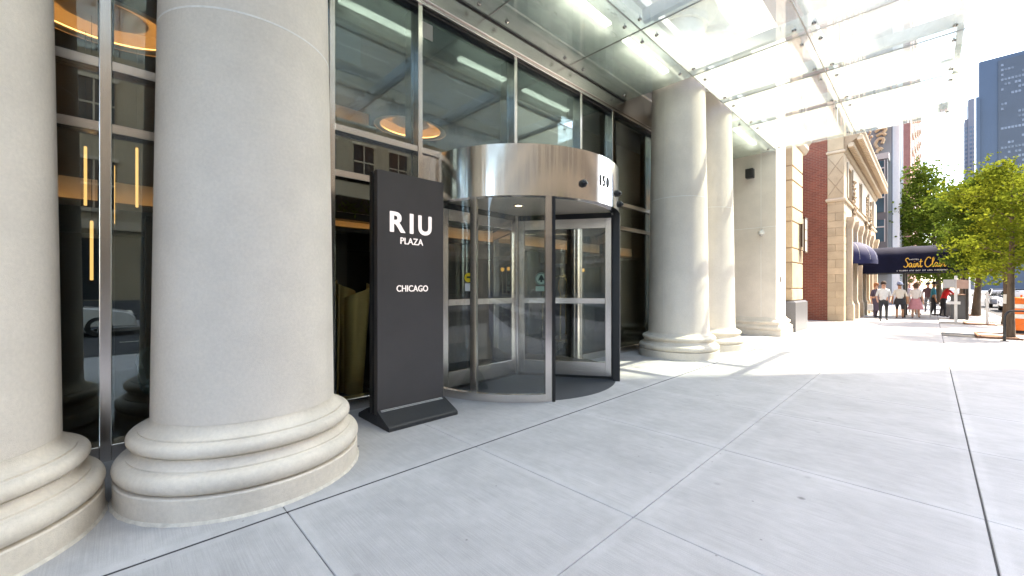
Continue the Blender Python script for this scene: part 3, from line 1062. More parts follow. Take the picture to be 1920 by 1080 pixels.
# armchair behind the glass
ch = thing('lobby_chair', 'dark green velvet chair behind the glass between the columns', 'chair', (0.45, 5.75, 0))
m = MB()
vs = []; fs = []
for i in range(13):
    a = R(-20 + 220 * i / 12)
    top = 0.62 + 0.24 * math.sin(PI * i / 12)
    for rr, z in ((0.30, 0.40), (0.335, top), (0.285, top), (0.25, 0.40)):
        vs.append((0.45 + rr * math.cos(a), 5.72 + rr * math.sin(a), z))
for i in range(12):
    for q in range(4):
        fs.append((i * 4 + q, (i + 1) * 4 + q, (i + 1) * 4 + (q + 1) % 4, i * 4 + (q + 1) % 4))
fs += [(0, 1, 2, 3), (51, 50, 49, 48)]
m.add(vs, fs)
part('backrest', m, 'green_velvet', ch, 50)
part('seat', MB().lathe([(0, 0.36), (0.27, 0.36), (0.29, 0.39), (0.29, 0.44), (0.26, 0.47), (0, 0.48)], 0.45, 5.72, 24), 'green_velvet', ch, 40)
for sx, sy in ((-1, -1), (1, -1), (-1, 1), (1, 1)):
    part('leg', MB().cyl((0.45 + sx * 0.17, 5.72 + sy * 0.17, 0.36), (0.45 + sx * 0.24, 5.72 + sy * 0.24, 0.0), 0.02, 0.012), 'walnut', ch)
# luggage cart
lc = thing('luggage_cart', 'brass bell hop luggage cart with arched rails inside the lobby', 'luggage cart', (7.85, 6.3, 0))
for dy in (-0.28, 0.28):
    pts = [(7.40, 6.3 + dy, 0.2)] + [(7.85 - 0.45 * math.cos(PI * k / 14), 6.3 + dy * (1 - 0.7 * math.sin(PI * k / 14)), 1.30 + 0.45 * math.sin(PI * k / 14)) for k in range(15)] + [(8.30, 6.3 + dy, 0.2)]
    part('arched_rail', MB().tube(pts, 0.017, 8), 'brass', lc, True)
part('deck', MB().box(7.33, 8.37, 5.98, 6.62, 0.17, 0.23, bev=0.02), 'brass', lc)
part('carpet', MB().box(7.36, 8.34, 6.01, 6.59, 0.231, 0.245), 'walnut', lc)
for sx in (7.43, 8.27):
    for sy in (6.05, 6.55):
        part('wheel', MB().cyl((sx, sy - 0.02, 0.08), (sx, sy + 0.02, 0.08), 0.08, n=16), 'tyre', lc)
# indoor greenery on the bulkhead ledge
pg = thing('ledge_greenery', 'green indoor plants on a ledge seen left of the hotel sign', 'plant', (2.2, 8.4, 2.85))
part('trough', MB().box(0.4, 4.2, 8.25, 8.5, 2.84, 2.98), 'lobby_dark', pg)
m = MB()
for k in range(420):
    x = random.uniform(0.45, 4.15); y = random.uniform(8.2, 8.5); z = random.uniform(2.95, 3.2)
    a = random.uniform(0, 2 * PI); l = random.uniform(0.08, 0.22); dz = random.uniform(-0.12, 0.14)
    u = Vector((math.cos(a) * l, math.sin(a) * l * 0.6, dz)); w = Vector((-math.sin(a), math.cos(a), 0)) * 0.025
    p = Vector((x, y, z))
    m.add([p, p + u * 0.5 + w, p + u, p + u * 0.5 - w], [(0, 1, 2, 3)])
part('leaves', m, 'leaf_mid', pg, kind='stuff')

# ------------------------------------------------------------------ revolving door
DX, DY, DR = 4.75, 4.80, 1.63
rd = thing('revolving_door', 'round glass revolving door with brushed steel drum numbered 150', 'revolving door', (DX, DY, 0))
part('drum_fascia', MB().lathe([(DR - 0.10, 2.62), (DR + 0.02, 2.62), (DR + 0.02, 3.275), (DR - 0.10, 3.275), (DR - 0.10, 2.62)], DX, DY, 128), 'steel_drum', rd, 40)
part('drum_roof', MB().lathe([(0, 3.23), (DR - 0.101, 3.23), (DR - 0.101, 3.26), (0, 3.26)], DX, DY, 96), 'steel_h', rd)
part('drum_ceiling', MB().lathe([(0, 2.66), (DR - 0.101, 2.66), (DR - 0.101, 2.70), (0, 2.70)], DX, DY, 96), 'drum_ceiling', rd)
for (x, y) in ((DX - 0.55, DY - 0.6), (DX + 0.6, DY + 0.6)):
    dl = part('downlight', MB().lathe([(0.05, 2.652), (0.085, 2.652), (0.085, 2.6595), (0.05, 2.6595), (0.05, 2.652)], x, y, 24), 'steel_h', rd)
    part('lamp', MB().lathe([(0, 2.654), (0.049, 2.654), (0.049, 2.659), (0, 2.659)], x, y, 20), 'down_light', dl)
part('floor_mat', MB().lathe([(0, -0.01), (DR - 0.03, -0.01), (DR - 0.03, 0.005), (0, 0.006)], DX, DY, 96), 'mat_dark', rd)


def pol(a, r=DR):
    return (DX + r * math.cos(R(a)), DY + r * math.sin(R(a)))


def rpost(a, w, mat, d=0.09, z1=2.62):
    half = math.degrees(w / 2 / DR)
    part('post', MB().arc_box(DX, DY, DR - d / 2, DR + d / 2 - 0.03, 0.0, z1, R(a - half), R(a + half), 4), mat, rd)


# opening towards the street between -118.5 and -60 degrees; mirrored towards the lobby
for (a0, a1) in ((-118.5 - 61.5, -118.5), (-60, 0), (61, 119)):
    if a0 > 0:
        continue
    part('base_ring', MB().arc_box(DX, DY, DR - 0.06, DR + 0.015, 0.0, 0.10, R(a0), R(a1), 28), 'steel_h', rd, 40)
    part('curved_pane', MB().arc_box(DX, DY, DR - 0.028, DR - 0.016, 0.102, 2.618, R(a0), R(a1), 32), 'door_glass', rd, 30)
for (a0, a1) in ((0, 60), (118.5, 180)):
    part('base_ring', MB().arc_box(DX, DY, DR - 0.06, DR + 0.015, 0.0, 0.10, R(a0), R(a1), 28), 'steel_h', rd, 40)
    part('curved_pane', MB().arc_box(DX, DY, DR - 0.028, DR - 0.016, 0.102, 2.618, R(a0), R(a1), 32), 'door_glass', rd, 30)
rpost(-120.2, 0.085, 'steel_v')
part('edge_seal', MB().arc_box(DX, DY, DR - 0.06, DR + 0.03, 0.0, 2.62, R(-118.6), R(-117.3), 2), 'black_rubber', rd)
rpost(-154.5, 0.085, 'steel_v')
rpost(-178.0, 0.07, 'steel_v')
rpost(-59.2, 0.07, 'black_rubber', 0.13)
part('post', MB().arc_box(DX, DY, DR + 0.0, DR + 0.04, 0.0, 2.62, R(-57.9), R(-57.1), 2), 'steel_v', rd)
rpost(-1.5, 0.07, 'steel_v')
rpost(60, 0.085, 'steel_v')
rpost(120, 0.085, 'steel_v')
part('centre_shaft', MB().cyl((DX, DY, 0.006), (DX, DY, 2.655), 0.045, n=20), 'steel_v', rd, True)
for a in (-57, 63, 183):
    w = part('door_wing', MB().box(0.05, 1.53, -0.006, 0.006, 0.27, 2.40), 'door_glass', rd, local=True)
    w.rotation_euler = (0, 0, R(a))

    def wp(name, x0, x1, z0, z1, mat, d=0.022, bev=0.004):
        return part(name, MB().box(x0, x1, -d, d, z0, z1, bev=bev), mat, w, local=True)
    wp('bottom_rail', 0.14, 1.44, 0.05, 0.27, 'steel_h')
    wp('top_rail', 0.14, 1.44, 2.40, 2.56, 'steel_h')
    wp('mid_rail', 0.14, 1.44, 1.20, 1.29, 'steel_h', 0.028)
    wp('stile', 0.045, 0.139, 0.05, 2.56, 'steel_v')
    wp('stile', 1.441, 1.535, 0.05, 2.56, 'steel_v')
    wp('brush_seal', 1.536, 1.575, 0.02, 2.60, 'black_rubber', 0.008, 0)
    wp('brush_seal', 0.05, 1.535, 0.012, 0.049, 'black_rubber', 0.008, 0)
    wp('brush_seal', 0.05, 1.535, 2.561, 2.645, 'black_rubber', 0.008, 0)
# side infill where the drum meets the glass front
for sx in (-1, 1):
    xa, xb = (2.955, 3.115) if sx < 0 else (6.385, 6.505)
    part('side_infill', MB().box(xa, xb, 4.84, 4.93, 0.0, 3.28), 'steel_v', rd)
# black sensors and number on the fascia
for a, z in ((-102.6, 2.83), (-70.5, 2.855), (-62.4, 2.74)):
    x, y = pol(a, DR + 0.02)
    s = part('sensor', MB().lathe([(0, 0), (0.050, 0), (0.050, 0.03), (0.042, 0.04), (0, 0.04)], 0, 0, 18), 'black_rubber', rd, True, local=True)
    s.location = (x - DX, y - DY, z)
    s.rotation_euler = Vector((math.cos(R(a)), math.sin(R(a)), -0.15)).to_track_quat('Z', 'Y').to_euler()
    part('lens', MB().sphere((0, 0, 0.035), 0.040, 14, 8), 'black_gloss', s, True, local=True)
for ch_, a in (('1', -90.4), ('5', -87.3), ('0', -83.7)):
    x, y = pol(a, DR + 0.021)
    lettering('house_number', ch_, 0.145, 0.026 if ch_ == '1' else 0.070, 'black_gloss', rd, (x, y, 2.86), (0, 0, R(a + 90)), 0.006, 0.016)
# door stickers
x, y = pol(-114.6, DR - 0.012)


def sticker(a, z, r, shape, mat, name, off=0.0, label=None):
    s = part(name, shape, mat, rd, local=True, label=label)
    x, y = pol(a, DR - 0.010 + off)
    s.location = (x - DX, y - DY, z)
    s.rotation_euler = (0, 0, R(a + 90))
    return s


surf('sticker_green', (0.42, 0.62, 0.52), 0.5, var=0.03)
surf('sticker_ink', (0.02, 0.05, 0.035), 0.5, var=0.03)
surf('sticker_yellow', (0.75, 0.55, 0.03), 0.5, var=0.03)


def disc(r, t=0.002, n=28, rin=0.0):
    m = MB()
    vs = []
    for i in range(n):
        a = 2 * PI * i / n
        c, s = math.cos(a), math.sin(a)
        vs += [(r * c, 0, r * s), (r * c, -t, r * s), (rin * c, 0, rin * s), (rin * c, -t, rin * s)]
    fs = []
    for i in range(n):
        j = (i + 1) % n
        fs += [(i * 4, j * 4, j * 4 + 1, i * 4 + 1), (i * 4 + 1, j * 4 + 1, j * 4 + 3, i * 4 + 3), (i * 4, i * 4 + 2, j * 4 + 2, j * 4)]
        if rin:
            fs.append((i * 4 + 2, i * 4 + 3, j * 4 + 3, j * 4 + 2))
    return m.add(vs, fs)


WING = [o for o in rd.children if o.name.startswith('door_wing')][0]


def wing_sticker(x, z, shape, mat, off, label=None):
    s = part('sticker', shape, mat, WING, local=True, label=label)
    s.location = (x, -0.0075 - off, z)
    return s


wing_sticker(0.42, 1.60, disc(0.105), 'sticker_green', 0, 'round green sticker with a dark tree arrow')
wing_sticker(0.42, 1.60, disc(0.098, 0.001, 28, 0.088), 'sticker_ink', 0.0022)
wing_sticker(0.42, 1.45, MB().box(-0.095, 0.095, -0.002, 0, -0.05, 0.03), 'sticker_green', 0.0)
arrow = MB()
pr = [(-0.016, -0.055), (0.016, -0.055), (0.016, -0.02), (0.06, -0.03), (0.035, 0.005), (0.045, 0.005), (0.022, 0.035), (0.028, 0.035), (0, 0.072), (-0.028, 0.035), (-0.022, 0.035), (-0.045, 0.005), (-0.035, 0.005), (-0.06, -0.03), (-0.016, -0.02)]
n = len(pr)
arrow.add([(a, 0, b) for a, b in pr] + [(a, -0.001, b) for a, b in pr], [list(range(n)), [n + i for i in range(n)][::-1]] + [(i, (i + 1) % n, n + (i + 1) % n, n + i) for i in range(n)])
wing_sticker(0.42, 1.60, arrow, 'sticker_ink', 0.0036)
sticker(-157.3, 1.585, 0, disc(0.06), 'sticker_yellow', 'sticker', label='round yellow sticker on the curved pane')
sticker(-157.3, 1.46, 0, MB().box(-0.05, 0.05, -0.002, 0, -0.05, 0.05), 'white_paint', 'sticker')
sticker(-157.3, 1.59, 0, MB().box(-0.025, 0.025, -0.001, 0, -0.012, 0.012), 'sticker_ink', 'sticker', 0.003)

# ------------------------------------------------------------------ totem sign
ts = thing('hotel_sign', 'tall dark grey totem sign with glowing white hotel name', 'sign', (2.365, 4.14, 0))
SX0, SX1, SF, SB = 1.945, 2.78, 4.05, 4.24
part('front_panel', MB().box(SX0 + 0.004, SX1, SF, SF + 0.075, 0.10, 2.705, bev=0.003), 'sign_metal', ts)
part('core', MB().box(SX0 + 0.016, SX1 - 0.016, SF + 0.076, SB - 0.076, 0.05, 2.695), 'sign_edge', ts)
part('rear_panel', MB().box(SX0 + 0.004, SX1, SB - 0.075, SB, 0.10, 2.705, bev=0.003), 'sign_edge', ts)
for nm, yo, yi in (('foot', 3.775, SF - 0.002), ('foot', 4.50, SB + 0.002)):
    sgn = 1 if yi > yo else -1
    prof = [(yo, 0.0), (yo, 0.035), (yo + sgn * 0.02, 0.05), (yi - sgn * 0.02, 0.15), (yi, 0.155), (yi, 0.0)]
    m = MB()
    k = len(prof)
    m.add([(SX0 - 0.005, y, z) for y, z in prof] + [(SX1 + 0.008, y, z) for y, z in prof], [list(range(k)), [k + i for i in range(k)][::-1]] + [(i, (i + 1) % k, k + (i + 1) % k, k + i) for i in range(k)])
    part(nm, m, 'sign_base', ts)
part('foot_bar', MB().box(SX0 - 0.005, SX1 + 0.008, SF - 0.001, SB + 0.001, 0.0, 0.098), 'sign_base', ts)
vent = MB()
for i in range(60):
    xx = SX0 + 0.035 + i * 0.0128
    for q in range(2):
        yy = SF - 0.018 - q * 0.016
        zz = 0.1545 - q * 0.008
        vent.box(xx, xx + 0.006, yy - 0.005, yy + 0.005, zz - 0.004, zz + 0.0025)
part('vent_row', vent, 'white_paint', ts, kind='stuff')
LY = SF - 0.0005
lettering('sign_letter', 'R', 0.222, 0.185, 'letter_light', ts, (2.182, LY, 2.058), bold=0.028)
lettering('sign_letter', 'I', 0.222, 0.045, 'letter_light', ts, (2.352, LY, 2.058), bold=0.028)
lettering('sign_letter', 'U', 0.222, 0.175, 'letter_light', ts, (2.525, LY, 2.054), bold=0.028)
lettering('sign_lettering', 'PLAZA', 0.072, 0.285, 'letter_light', ts, (2.357, LY, 1.935), bold=0.006)
lettering('sign_lettering', 'CHICAGO', 0.070, 0.395, 'letter_light', ts, (2.366, LY, 1.410), bold=0.006)

# ------------------------------------------------------------------ glass canopy
CZ = 5.60
cp = thing('glass_canopy', 'translucent bolted glass entrance canopy on slim steel beams', 'canopy', (4.73, 2.2, CZ))
CXJ = [-6.2, -3.6, -1.8, 0.0, 2.02, 4.05, 6.04, 8.08, 9.75, 11.6, 14.25]
CYJ = [-0.40, 1.40, 3.25]
bolt_mesh = MB().lathe([(0, -0.030), (0.018, -0.028), (0.030, -0.018), (0.033, -0.006), (0.033, 0.0), (0.012, 0.0), (0.012, 0.05), (0, 0.05)], 0, 0, 14).mesh('bolt', 'bolt_steel', smooth=True)


def canopy_panel(x0, x1, y0, y1):
    p = part('glass_panel', MB().box(x0 + 0.006, x1 - 0.006, y0 + 0.006, y1 - 0.006, CZ, CZ + 0.022), 'canopy_glass', cp)
    for bx in (x0 + 0.28, x1 - 0.28):
        for by in (y0 + 0.13, y1 - 0.13):
            o = bpy.data.objects.new('bolt', bolt_mesh)
            COL.objects.link(o)
            o.parent = p
            o.location = (bx - cp.location.x, by - cp.location.y, 0.0)
    return p


for i in range(len(CXJ) - 1):
    for j in range(2):
        canopy_panel(CXJ[i], CXJ[i + 1], CYJ[j], CYJ[j + 1])
for x0, x1 in ((1.42, 2.02), (2.02, 4.05), (4.05, 6.04), (6.04, 8.08), (11.02, 14.22)):
    canopy_panel(x0, x1, 3.25, 4.715)
for x in CXJ:
    part('cross_beam', MB().box(x - 0.045, x + 0.045, -0.38, 3.2, CZ + 0.10, CZ + 0.30), 'canopy_beam', cp)
for y in (-0.36, 1.40, 3.17):
    part('long_beam', MB().box(-6.2, 14.22, y - 0.04, y + 0.04, CZ + 0.302, CZ + 0.46), 'canopy_beam', cp)
part('joint_seal', MB().box(-6.2, 14.25, 1.394, 1.406, CZ + 0.001, CZ + 0.02), 'canopy_beam', cp)
part('joint_seal', MB().box(-6.2, 14.25, 3.244, 3.256, CZ + 0.001, CZ + 0.02), 'canopy_beam', cp)
for x in CXJ[1:-1]:
    part('joint_seal', MB().box(x - 0.006, x + 0.006, -0.39, 3.24, CZ + 0.001, CZ + 0.02), 'canopy_beam', cp)
for x in (2.02, 4.05, 6.04):
    part('joint_seal', MB().box(x - 0.006, x + 0.006, 3.257, 4.71, CZ + 0.001, CZ + 0.02), 'canopy_beam', cp)
part('edge_seal', MB().box(1.42, 8.08, 4.716, 4.735, CZ - 0.008, CZ + 0.03), 'dark_frame', cp)
part('roof_deck', MB().box(-6.2, 14.22, 3.26, 4.73, 6.02, 6.10), 'canopy_deck', cp)
for x0, x1 in ((2.35, 3.75), (4.55, 5.72), (6.25, 7.80), (11.9, 13.6)):
    part('light_strip', MB().box(x0, x1, 3.60, 3.72, CZ + 0.12, CZ + 0.16), 'led_strip', cp)

# ------------------------------------------------------------------ building next door: rusticated pilaster, granite base
nb = thing('stone_storefront', 'low cream stone building with grooved corner pilaster and grey granite base', 'building', (17, 4.5, 0))
part('granite_base', MB().rect_profile(15.78, 17.60, 3.05, 4.6, [(0, 0), (0, 0.97), (-0.06, 1.02)]), 'granite', nb)
zs = [1.025, 1.43, 2.30, 2.78, 3.66, 4.13, 5.02, 5.50, 6.25]
for k in range(len(zs) - 1):
    part('stone_block', MB().box(15.92, 17.48, 3.17, 4.6, zs[k] + 0.018, zs[k + 1] - 0.018, bev=0.012), 'ashlar', nb)
part('joint_core', MB().box(15.95, 17.45, 3.205, 4.58, 1.02, 6.25), 'ornament', nb)
part('wall', MB().box(15.62, 22.3, 4.62, 12, 0.0, 7.4), 'terracotta', nb)
for k in range(1):
    part('cornice_bracket', MB().rect_profile(17.60 + k * 1.2, 17.95 + k * 1.2, 3.4, 4.6, [(-0.1, 6.0), (-0.02, 6.15), (0.02, 6.35), (0.05, 6.45)]), 'terracotta', nb)
part('cornice', MB().rect_profile(15.92, 17.9, 3.2, 4.61, [(0, 6.255), (0.05, 6.3), (0.12, 6.45), (0.12, 6.6), (0.2, 6.75), (0.2, 6.9)]), 'terracotta', nb)
wl = thing('wall_lantern', 'slim vertical bronze lantern on the grooved stone pilaster', 'wall lamp', (17.25, 3.1, 2.7))
part('frame', MB().box(17.02, 17.06, 3.02, 3.06, 2.68, 3.90).box(17.44, 17.48, 3.02, 3.06, 2.68, 3.90).box(17.02, 17.48, 3.02, 3.06, 3.86, 3.90).box(17.02, 17.48, 3.02, 3.06, 2.68, 2.72).box(17.02, 17.48, 3.02, 3.06, 3.1, 3.12).box(17.02, 17.48, 3.02, 3.06, 3.48, 3.50), 'walnut', wl)
part('diffuser', MB().box(17.07, 17.43, 3.03, 3.10, 2.73, 3.85), 'lamp_clear', wl)
part('bracket', MB().box(17.15, 17.35, 3.101, 3.169, 2.9, 3.7), 'walnut', wl)

# ------------------------------------------------------------------ brick and terracotta hotel with awnings
bh = thing('brick_hotel', 'old red brick hotel with carved terracotta street front and heavy cornice', 'building', (30, 6, 0))
part('brick_wall', MB().box(22.47, 37.0, 3.18, 18, -0.1, 46), 'red_brick', bh)
rng = random.Random(3)
# corner quoin strip in coursed blocks (end face x=22.45 and front)
z = 0.0
row = 0
while z < 5.15:
    hgt = 0.36 if row % 3 else 0.30
    if z + hgt > 5.2:
        hgt = 5.2 - z
    cuts = [2.60, 2.60 + (0.29 if row % 2 else 0.60), 3.175]
    if row % 2:
        cuts = [2.60, 2.89, 3.175]
    else:
        cuts = [2.60, 3.175]
    for a, b in zip(cuts, cuts[1:]):
        part('stone_block', MB().box(22.44, 23.30, a + 0.004, b - 0.004, z + 0.004, z + hgt - 0.004, bev=0.008), 'ashlar', bh)
    z += hgt
    row += 1
part('joint_core', MB().box(22.455, 23.29, 2.615, 3.16, 0.0, 7.3), 'ornament', bh)
part('string_band', MB().rect_profile(22.44, 37.0, 2.6, 3.17, [(0.0, 5.20), (0.05, 5.23), (0.07, 5.30), (0.04, 5.36), (0.0, 5.38)]), 'terracotta', bh)
part('stone_block', MB().box(22.44, 23.30, 2.604, 3.17, 5.385, 7.30, bev=0.01), 'ashlar', bh)
dia = MB()
for k in range(2):
    z0 = 5.50 + k * 0.88
    for (ya, za, yb, zb) in ((2.64, z0, 3.14, z0 + 0.78), (3.14, z0, 2.64, z0 + 0.78)):
        dia.cyl((22.437, ya, za), (22.437, yb, zb), 0.014, n=6)
part('diamond_relief', dia, 'ornament', bh)
# front wall in piers and spandrels, so that the openings are real
WX = [(23.70, 25.05), (27.45, 28.70), (31.1, 32.3), (33.9, 35.1)]
edges = [23.305] + [v for w_ in WX for v in w_] + [37.0]
for k in range(0, len(edges), 2):
    part('front_pier', MB().box(edges[k], edges[k + 1], 2.62, 3.17, 0.0, 5.195), 'terracotta', bh)
    part('front_pier', MB().box(edges[k], edges[k + 1], 2.62, 3.17, 5.385, 7.30), 'terracotta', bh)
    part('pier_panel', MB().box(edges[k] + 0.1, edges[k + 1] - 0.1, 2.56, 2.618, 5.5, 7.1, bev=0.02), 'stone_pale', bh)
for (xa, xb) in WX:
    part('lintel', MB().box(xa, xb, 2.62, 3.17, 7.0, 7.30), 'terracotta', bh)
    part('lintel', MB().box(xa, xb, 2.62, 3.17, 4.3, 5.195), 'terracotta', bh)
    w_ = part('window', MB().box(xa, xb, 3.0, 3.06, 5.385, 6.998), 'window_dark', bh)
    part('frame', MB().box(xa, xa + 0.08, 2.95, 2.999, 5.385, 6.998).box(xb - 0.08, xb, 2.95, 2.999, 5.385, 6.998).box(xa + 0.08, xb - 0.08, 2.95, 2.999, 6.15, 6.22), 'ornament', w_)
    w_ = part('window', MB().box(xa, xb, 3.0, 3.06, 0.0, 4.298), 'window_dark', bh)
    part('frame', MB().box(xa, xa + 0.07, 2.92, 2.999, 0.0, 4.298).box(xb - 0.07, xb, 2.92, 2.999, 0.0, 4.298).box(xa + 0.07, xb - 0.07, 2.92, 2.999, 2.5, 2.6).box(xa + 0.07, xb - 0.07, 2.92, 2.999, 0.0, 0.5), 'ornament', w_)
# pilasters with bases and carved pieces
for x in (23.45, 25.25, 27.2, 28.95, 30.6, 32.6, 35.6):
    part('pilaster', MB().rect_profile(x - 0.16, x + 0.16, 2.42, 2.615, [(0.06, 0.0), (0.06, 0.7), (0.02, 0.78), (0, 0.9), (0, 4.1), (0.03, 4.2), (0.08, 4.45), (0.08, 4.6)]), 'terracotta', bh)
for x in (25.3, 30.6, 32.7):
    m = MB()
    for k in range(90):
        zz = 4.3 + 2.3 * k / 90
        wdt = 0.30 - 0.18 * abs(math.sin(zz * 2.3))
        m.sphere((x + rng.uniform(-wdt, wdt), 2.575 + rng.uniform(-0.05, 0.02), zz + rng.uniform(-0.05, 0.05)), rng.uniform(0.035, 0.085), 7, 5)
    part('carving', m, 'ornament', bh, True, kind='stuff')
cpf = [(0.0, 7.302), (0.04, 7.34), (0.08, 7.42), (0.10, 7.60), (0.28, 7.74), (0.36, 7.80), (0.50, 7.90), (0.55, 8.05), (0.62, 8.2), (0.62, 8.3), (0.2, 8.42)]
cpo = [(2.60 - o_, z_) for o_, z_ in cpf] + [(3.16, 8.42), (3.16, 7.302)]
n = len(cpo)
part('cornice', MB().add([(x_, y_, z_) for x_ in (22.50, 36.95) for y_, z_ in cpo], [list(range(n)), [n + i for i in range(n)][::-1]] + [(i, (i + 1) % n, n + (i + 1) % n, n + i) for i in range(n)]), 'ornament', bh)
part('stone_block', MB().box(22.44, 22.495, 2.604, 3.17, 7.46, 8.42, bev=0.01), 'ashlar', bh)
part('corner_cap', MB().rect_profile(22.44, 22.90, 2.60, 3.17, [(0.0, 7.305), (0.04, 7.33), (0.05, 7.40), (0.0, 7.45)]), 'terracotta', bh)
dm = MB().box(-0.10, 0.10, -0.10, 0.10, -0.10, 0.10, bev=0.02).mesh('dentil', 'terracotta')
for r_, (oy, zc) in enumerate(((0.20, 7.60), (0.50, 7.84))):
    for k in range(42):
        inst(dm, bh, (22.6 + k * 0.345, 2.58 - oy, zc), name='dentil')
# upper storeys
for k in range(6):
    x0 = 24.2 + k * 2.15
    part('stone_strip', MB().box(x0, x0 + 0.32, 3.06, 3.178, 8.45, 40), 'stone_pale', bh)
    for q in range(8):
        w_ = part('window', MB().box(x0 + 0.72, x0 + 1.75, 3.14, 3.178, 9.3 + q * 3.4, 11.2 + q * 3.4), 'window_dark', bh)
        part('sill', MB().box(x0 + 0.66, x0 + 1.81, 3.06, 3.177, 9.15 + q * 3.4, 9.297 + q * 3.4), 'stone_pale', w_)
m = MB()
for k in range(50):
    zz = 8.5 + 5.5 * k / 50
    m.sphere((36.75 + rng.uniform(-0.2, 0.2), 2.98 + rng.uniform(-0.2, 0.1), zz), rng.uniform(0.06, 0.13), 7, 5)
part('carving', m, 'ornament', bh, True, kind='stuff')
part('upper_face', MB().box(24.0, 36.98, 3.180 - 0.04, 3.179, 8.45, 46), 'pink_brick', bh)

# small domed awning
da = thing('dome_awning', 'small blue quarter dome awning over a window of the brick hotel', 'awning', (24.6, 2.4, 2.6))
m = MB()
vs = []
NA, NB = 14, 8
for i in range(NA + 1):
    ph = PI * i / NA
    for j in range(NB + 1):
        th = PI / 2 * j / NB
        vs.append((24.6 - 1.05 * math.cos(ph) * math.cos(th), 2.60 - 0.95 * math.sin(ph) * math.cos(th), 2.72 + 0.88 * math.sin(th)))
fs = []
for i in range(NA):
    for j in range(NB):
        fs.append((i * (NB + 1) + j, (i + 1) * (NB + 1) + j, (i + 1) * (NB + 1) + j + 1, i * (NB + 1) + j + 1))
part('canvas', m.add(vs, fs), 'awning_blue', da, 60)
vs = []
for i in range(NA + 1):
    ph = PI * i / NA
    x, y = 24.6 - 1.05 * math.cos(ph), 2.60 - 0.95 * math.sin(ph)
    vs += [(x, y, 2.72), (x, y, 2.54)]
part('valance', MB().add(vs, [(i * 2, i * 2 + 1, i * 2 + 3, i * 2 + 2) for i in range(NA)]), 'awning_blue', da, 60)
ribs = MB()
for i in range(0, NA + 1, 2):
    ph = PI * i / NA
    ribs.tube([(24.6 - 1.04 * math.cos(ph) * math.cos(t), 2.60 - 0.94 * math.sin(ph) * math.cos(t), 2.72 + 0.87 * math.sin(t)) for t in [PI / 2 * q / 8 for q in range(9)]], 0.012, 6)
part('rib_frame', ribs, 'plate_grey', da)

# long entrance awning with script lettering
AX0, AX1, AY0, AY1 = 27.5, 30.0, -1.25, 2.58
aw = thing('entrance_awning', 'long navy entrance awning with gold script name reaching to the kerb', 'awning', (28.75, 0.6, 2.2))
prof = [(AX0, 2.20), (AX0, 2.95)]
for k in range(1, 12):
    t = PI * k / 12
    prof.append((28.75 - 1.25 * math.cos(t), 2.95 + 0.62 * math.sin(t)))
prof += [(AX1, 2.95), (AX1, 2.20)]
vs = []; fs = []
NS = 14
for j in range(NS + 1):
    y = AY0 + (AY1 - AY0) * j / NS
    sag = 0.03 * abs(math.sin(PI * j / NS * 4))
    for k, (x, zz) in enumerate(prof):
        vs.append((x + (0.012 * math.sin(j * 1.9) if 0 < k < len(prof) - 1 else 0), y, zz - (sag if zz > 3.0 else 0)))
K = len(prof)
for j in range(NS):
    for k in range(K - 1):
        fs.append((j * K + k, (j + 1) * K + k, (j + 1) * K + k + 1, j * K + k + 1))
m = MB().add(vs, fs)
m.add([(x, AY0, zz) for x, zz in prof], [list(range(K))])
part('canvas', m, 'awning_navy', aw, 40)
for y in (AY0 + 0.1, 0.9):
    for x in (AX0 + 0.1, AX1 - 0.1):
        part('post', MB().cyl((x, y, 0), (x, y, 2.9), 0.05, n=10), 'dark_frame', aw, True)
part('edge_rail', MB().box(AX0 - 0.01, AX0 + 0.03, AY0, AY1, 2.17, 2.199), 'dark_frame', aw)


def strokes(name, lines, sx, sz, thick, mat, parent, fn, mirror=1):
    m = MB()
    for ln in lines:
        # Catmull-Rom smoothing
        P = [Vector((p[0], p[1], 0)) for p in ln]
        pts = []
        for i in range(len(P) - 1):
            p0 = P[max(i - 1, 0)]; p1 = P[i]; p2 = P[i + 1]; p3 = P[min(i + 2, len(P) - 1)]
            for k in range(5):
                t = k / 5
                pts.append(0.5 * ((2 * p1) + (-p0 + p2) * t + (2 * p0 - 5 * p1 + 4 * p2 - p3) * t * t + (-p0 + 3 * p1 - 3 * p2 + p3) * t ** 3))
        pts.append(P[-1])
        m.tube([fn(p.x * sx, p.y * sz) for p in pts], thick, 6)
    return part(name, m, mat, parent, True)


